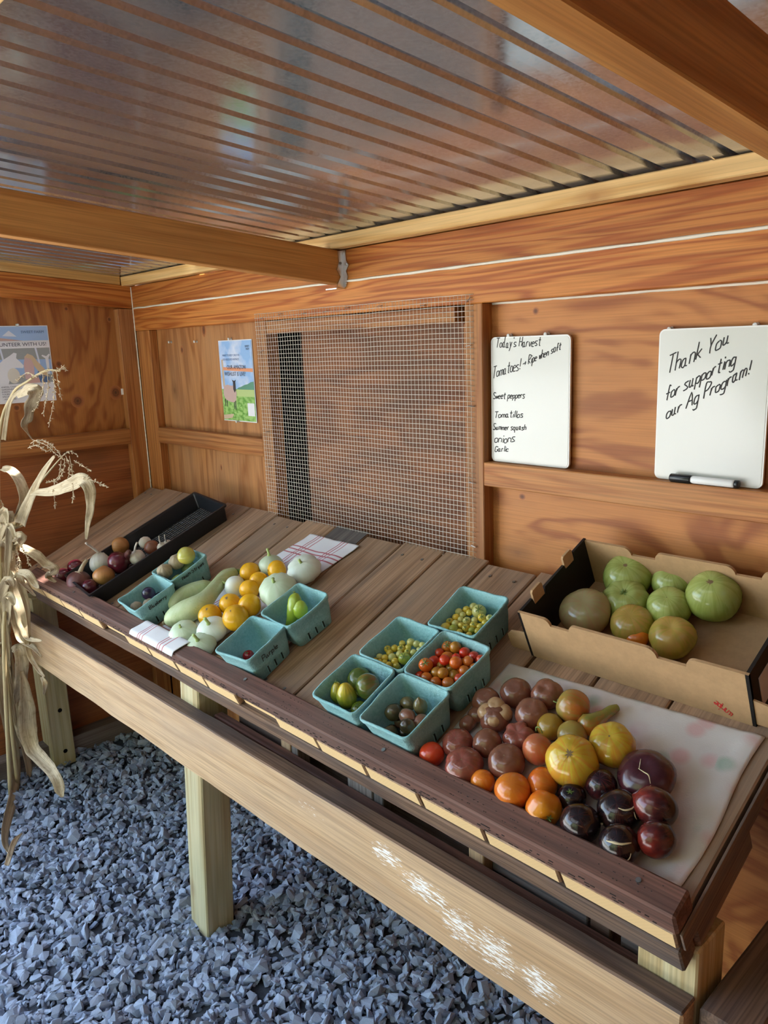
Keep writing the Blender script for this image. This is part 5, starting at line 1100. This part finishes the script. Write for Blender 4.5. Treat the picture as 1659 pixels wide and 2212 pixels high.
for (a, b_, w, m, lb, kw) in ((775, 335, 312, M_gt, 'large green tomato in the back left corner of the box', dict(flat=.85, stem='scar')), (1060, 368, 260, M_gt, 'medium green tomato in the middle of the back row in the box', dict(flat=.85, stem='scar')), (1315, 460, 338, M_gt, 'largest green tomato on the right side of the box', dict(flat=.95, stem='scar', dim=.08)), (762, 485, 288, M_gt, 'deeply ribbed green tomato with a curled calyx', dict(flat=.74, lobes=9, la=.14, dim=.22, stem='star')), (1035, 528, 275, M_gt, 'smooth green tomato with a brown blossom dot in the box centre', dict(flat=.86, stem='scar')), (510, 560, 325, M_gp, 'pinkish green tomato at the front left of the box', dict(flat=.78, lobes=3, la=.06)), (800, 632, 270, M_gy, 'yellow green tomato behind the box front wall', dict(flat=.72, dim=.1)), (1055, 718, 285, M_gy, 'green tomato with a cleft shoulder by the front notch of the box', dict(flat=.85, lobes=3, la=.1, dim=.2)), (835, 720, 150, oran(), 'orange tomato mostly hidden behind the box front wall', dict(flat=.85))):
    px, py = ZB_(a, b_); put('unripe_tomato', lb, 'tomato', 'unripe tomatoes in the cardboard box', px, py, w * .343, m, base=.008, **kw)

# ================================================================ CORN STALKS at the end of the table
def cornmat(name, c1, c2):
    m, nt, b = newmat(name); L = nt.links.new; tc = N(nt, 'TexCoord'); mp_ = N(nt, 'Mapping'); mp_.inputs['Scale'].default_value = (22, 1.2, 1); L(tc.outputs['UV'], mp_.inputs[0])
    n1 = N(nt, 'TexNoise', Scale=1., Detail=3.); L(mp_.outputs[0], n1.inputs['Vector']); n2 = N(nt, 'TexNoise', Scale=3., Detail=4.); L(tc.outputs['UV'], n2.inputs['Vector'])
    c = ramp(nt, n1.outputs[0], [(.3, c2), (.62, c1)]); c = mixc(nt, ramp(nt, n2.outputs[0], [(.52, 0.), (.72, .6)]), c, (.24, .16, .075))
    L(c, b.inputs['Base Color']); b.inputs['Roughness'].default_value = .7; b.inputs['Specular IOR Level'].default_value = .25
    bp = N(nt, 'Bump', Strength=.4, Distance=.002); L(n1.outputs[0], bp.inputs['Height']); L(bp.outputs[0], b.inputs['Normal']); return m
M_leaf = cornmat('dry_corn_leaf', (.60, .49, .33), (.35, .27, .17)); M_stalk = plain('dry_corn_stalk', (.46, .36, .19), .6); M_tas = plain('dry_tassel', (.52, .41, .27), .75)
cb_ = empty('corn_stalk_bundle', (.20, -.70, .1)); tag(cb_, 'bundle of dried corn stalks with hanging leaves and tassels at the table end', 'corn stalks')
def P3(q):
    if isinstance(q, Vector): return q
    p = HY(q[0], q[1], q[2] if len(q) > 2 else -.66)
    if p.z < .12: p = hit(q[0], q[1], (0, 0, 1), .10)
    p.x = max(p.x, .06); return p
def leaf(pts, wpx, twist=(0., 0.), fold=.35, nm_='leaf', mat=None):
    P = crom([P3(q) for q in pts], 7); n = len(P); d = depth(P[n // 2]); W = np.interp(np.linspace(0, 1, n), np.linspace(0, 1, len(wpx)), wpx) * d / F / 2
    v, f, uv = [], [], []; m = 5
    for i in range(n):
        t = (P[min(i + 1, n - 1)] - P[max(i - 1, 0)]).normalized(); view = (CAM - P[i]).normalized()
        s = t.cross(view).normalized(); nn = s.cross(t).normalized(); a = lerp(twist[0], twist[1], i / (n - 1)) + .35 * noise.noise(Vector((i * .22, pts[0][0] * .1, 3)))
        s2_ = s * math.cos(a) + nn * math.sin(a); n2_ = nn * math.cos(a) - s * math.sin(a)
        for k in range(m):
            q = k / (m - 1) * 2 - 1; rip = .12 * math.sin(i * .9 + q * 2 + pts[0][1]) * W[i]
            v.append(P[i] + s2_ * q * W[i] + n2_ * (abs(q) * fold * W[i] + rip * abs(q))); uv.append((k / (m - 1), i / 6))
    f = [(i * m + k, i * m + k + 1, (i + 1) * m + k + 1, (i + 1) * m + k) for i in range(n - 1) for k in range(m - 1)]
    me = pyd(v, f, 'leaf', True); ul = me.uv_layers.new(name='UVMap'); ul.data.foreach_set('uv', [c for l in me.loops for c in uv[l.vertex_index]])
    o = link(nm_, me, None, cb_, mat or M_leaf); md = o.modifiers.new('thick', 'SOLIDIFY'); md.thickness = .0005; return o
def stalk(pts, r0, r1, nm_='stalk'):
    P = crom([P3(q) for q in pts], 6); v, f = tube(P, list(np.linspace(r0, r1, len(P))), 8); return link(nm_, pyd(v, f, nm_, True), None, cb_, M_stalk)
def tassel(branches, dens=1.):
    parts = []; r_ = random.Random(int(branches[0][0][0] * 3 + branches[0][0][1]))
    for br in branches:
        P = crom([P3(q) for q in br], 5); parts.append(tube(P, list(np.linspace(.0011, .0006, len(P))), 4)); L_ = sum((P[i + 1] - P[i]).length for i in range(len(P) - 1))
        for k in range(max(4, int(L_ / .0040 * dens))):
            t = r_.uniform(.12, 1) * (len(P) - 1); i = int(min(t, len(P) - 2)); c = P[i].lerp(P[i + 1], t - i); ax = (P[i + 1] - P[i]).normalized()
            d = (ax * r_.uniform(.5, 1.2) + Vector((r_.gauss(0, .6), r_.gauss(0, .6), r_.gauss(-.1, .5)))).normalized(); l = r_.uniform(.006, .011); s = d.orthogonal().normalized() * l * .2; u = d.cross(s)
            e = c + d * l; mid = c + d * l * .5; parts.append(([c, mid + s, mid + u, mid - s, mid - u, e], [(0, 1, 2), (0, 2, 3), (0, 3, 4), (0, 4, 1), (5, 2, 1), (5, 3, 2), (5, 4, 3), (5, 1, 4)]))
    o = link('tassel', pyd(*join(parts), 'tassel'), None, cb_, M_tas); return o
# upright stalks
stalk([Vector((.08, -.70, .10)), Vector((.15, -.70, .60)), (0, 1200, -.68), (-2, 950, -.66), (25, 855, -.64), (62, 822, -.63), (100, 800, -.62), (130, 802, -.62)], .0085, .0016)
stalk([Vector((.12, -.74, .10)), Vector((.22, -.72, .65)), (12, 1300, -.69), (30, 1140, -.67), (62, 1075, -.65), (105, 1020, -.63), (135, 985, -.62)], .0085, .0016)
stalk([Vector((.06, -.78, .10)), Vector((.12, -.75, .6)), (-18, 1150, -.70)], .012, .009)
# long narrow stalk leaf bending over at the top and the big folded leaf
leaf([(8, 950), (14, 905), (26, 860), (60, 838), (82, 832)], [10, 9, 8, 6, 4], (0, .3))
leaf([(38, 858), (62, 842), (76, 846), (66, 872), (56, 905), (52, 925), (70, 950)], [4, 22, 30, 30, 26, 14, 2], (.2, 1.0))
leaf([(4, 1012), (25, 1018), (44, 1045), (50, 1080), (38, 1110), (18, 1135), (2, 1150)], [10, 20, 24, 24, 22, 16, 8], (.2, .9))
leaf([(44, 1130), (60, 1090), (82, 1042), (100, 1010), (118, 985)], [26, 22, 14, 10, 5], (.1, .5))
leaf([(68, 1064), (110, 1062), (150, 1048), (176, 1036), (192, 1052), (196, 1090), (190, 1130), (186, 1165)], [14, 22, 28, 30, 26, 18, 12, 4], (.3, -.3))
leaf([(34, 1120), (42, 1140), (38, 1132)], [20, 24, 10])
leaf([(12, 1130), (16, 1160), (28, 1165), (46, 1160), (30, 1178), (22, 1200), (34, 1240), (58, 1270), (76, 1288)], [14, 24, 26, 22, 24, 22, 18, 16, 4], (0, .9))
leaf([(26, 1178, -.66), (50, 1185, -.64), (78, 1200, -.62), (100, 1220, -.60), (116, 1230, -.59), (104, 1245, -.585), (120, 1258, -.58)], [8, 18, 22, 20, 22, 16, 6], (.2, .7))
leaf([(6, 1160), (14, 1210), (24, 1270), (34, 1340), (46, 1380), (72, 1400), (90, 1420)], [16, 26, 28, 24, 20, 12, 3], (.1, .6))
leaf([(18, 1200), (30, 1260), (44, 1310), (50, 1350), (60, 1378), (90, 1385)], [14, 26, 28, 22, 14, 4], (-.2, .5))
leaf([(38, 1290), (44, 1320), (54, 1370), (66, 1420), (85, 1450), (96, 1462)], [10, 14, 12, 12, 9, 3], (0, .4))
leaf([(0, 1238), (8, 1290), (12, 1340), (8, 1380), (0, 1420)], [16, 22, 22, 14, 6], (0, .5))
leaf([(22, 1402), (12, 1420), (2, 1440), (-12, 1470)], [8, 14, 14, 10], (.2, .2))
leaf([(26, 1404), (40, 1402), (46, 1430), (44, 1470), (36, 1500), (32, 1520)], [8, 24, 28, 26, 16, 6], (.1, .5))
leaf([(46, 1450), (52, 1490), (56, 1530), (60, 1580), (72, 1620), (98, 1650), (120, 1675), (130, 1705), (136, 1722)], [8, 22, 34, 36, 30, 26, 22, 20, 4], (.3, -.2), .6)
leaf([(30, 1520), (36, 1545), (48, 1585), (58, 1612), (68, 1630)], [14, 22, 20, 14, 4], (-.4, .2))
leaf([(90, 1462), (97, 1478), (95, 1500)], [6, 12, 3], (0, .5))
leaf([(6, 1400), (16, 1470), (26, 1560), (20, 1640), (8, 1760)], [14, 20, 18, 16, 8], (.3, 1.), mat=M_leaf)
leaf([(-6, 1420, -.7), (6, 1520, -.7), (2, 1640, -.7), (8, 1800, -.7), (20, 1850, -.72)], [20, 26, 24, 20, 8], (.2, 1.1))
leaf([(40, 1235, -.67), (60, 1240, -.66), (76, 1262, -.65), (84, 1270, -.65)], [10, 18, 14, 3])
leaf([(14, 1870, -.74), (30, 1820, -.74), (48, 1800, -.74)], [10, 12, 2])
# tassels
tassel([[(62, 822, -.63), (100, 802, -.62), (140, 797, -.615)], [(112, 800), (118, 830), (115, 870), (106, 920)], [(122, 800), (126, 830), (134, 865)], [(102, 804), (104, 840), (98, 870), (94, 895)], [(92, 806), (94, 830), (88, 858), (74, 888)], [(80, 815), (60, 805), (48, 812), (38, 822)], [(128, 800), (136, 792), (144, 800)]])
tassel([[(70, 950), (100, 962), (122, 982), (135, 990)], [(66, 958), (84, 950), (112, 962), (132, 985)], [(60, 968), (80, 962), (100, 975)], [(135, 985), (150, 975), (168, 984)], [(140, 990), (136, 1020), (116, 1050), (120, 1095)], [(150, 985), (156, 1020), (158, 1060), (156, 1085)], [(132, 995), (126, 1030), (104, 1042)], [(150, 1025), (180, 1030), (210, 1042), (232, 1052)], [(160, 995), (178, 1006), (194, 1016)], [(142, 985), (150, 1005), (148, 1030)]])
tassel([[(12, 1150), (20, 1180), (24, 1220), (18, 1260)], [(20, 1150), (36, 1190), (44, 1222), (40, 1245)], [(26, 1158), (50, 1186), (64, 1220)], [(8, 1160), (6, 1210), (10, 1262)], [(30, 1170), (40, 1205), (30, 1250)], [(18, 1170), (28, 1200), (14, 1240)], [(2, 1080), (8, 1100), (4, 1120)], [(0, 1190), (2, 1230), (4, 1290)]], 1.5)

# more dry leaves packed around the stalks
rl = random.Random(21)
for k in range(16):
    x0_ = rl.uniform(-25, 40); y0_ = rl.uniform(1120, 1420); dr = rl.choice((-1, 1)); ln = rl.uniform(60, 170); yy = rl.uniform(-.71, -.665)
    a_ = (x0_, y0_, yy); b2 = (x0_ + dr * rl.uniform(4, 18), y0_ - rl.uniform(5, 30), yy); c2 = (x0_ + dr * rl.uniform(15, 40), y0_ + ln * .4, yy + .01); d2_ = (x0_ + dr * rl.uniform(15, 55), y0_ + ln, yy + .01)
    leaf([a_, b2, c2, d2_], [8, rl.uniform(12, 22), rl.uniform(10, 20), 3], (rl.uniform(-.8, .8), rl.uniform(-1.2, 1.2)), .7)
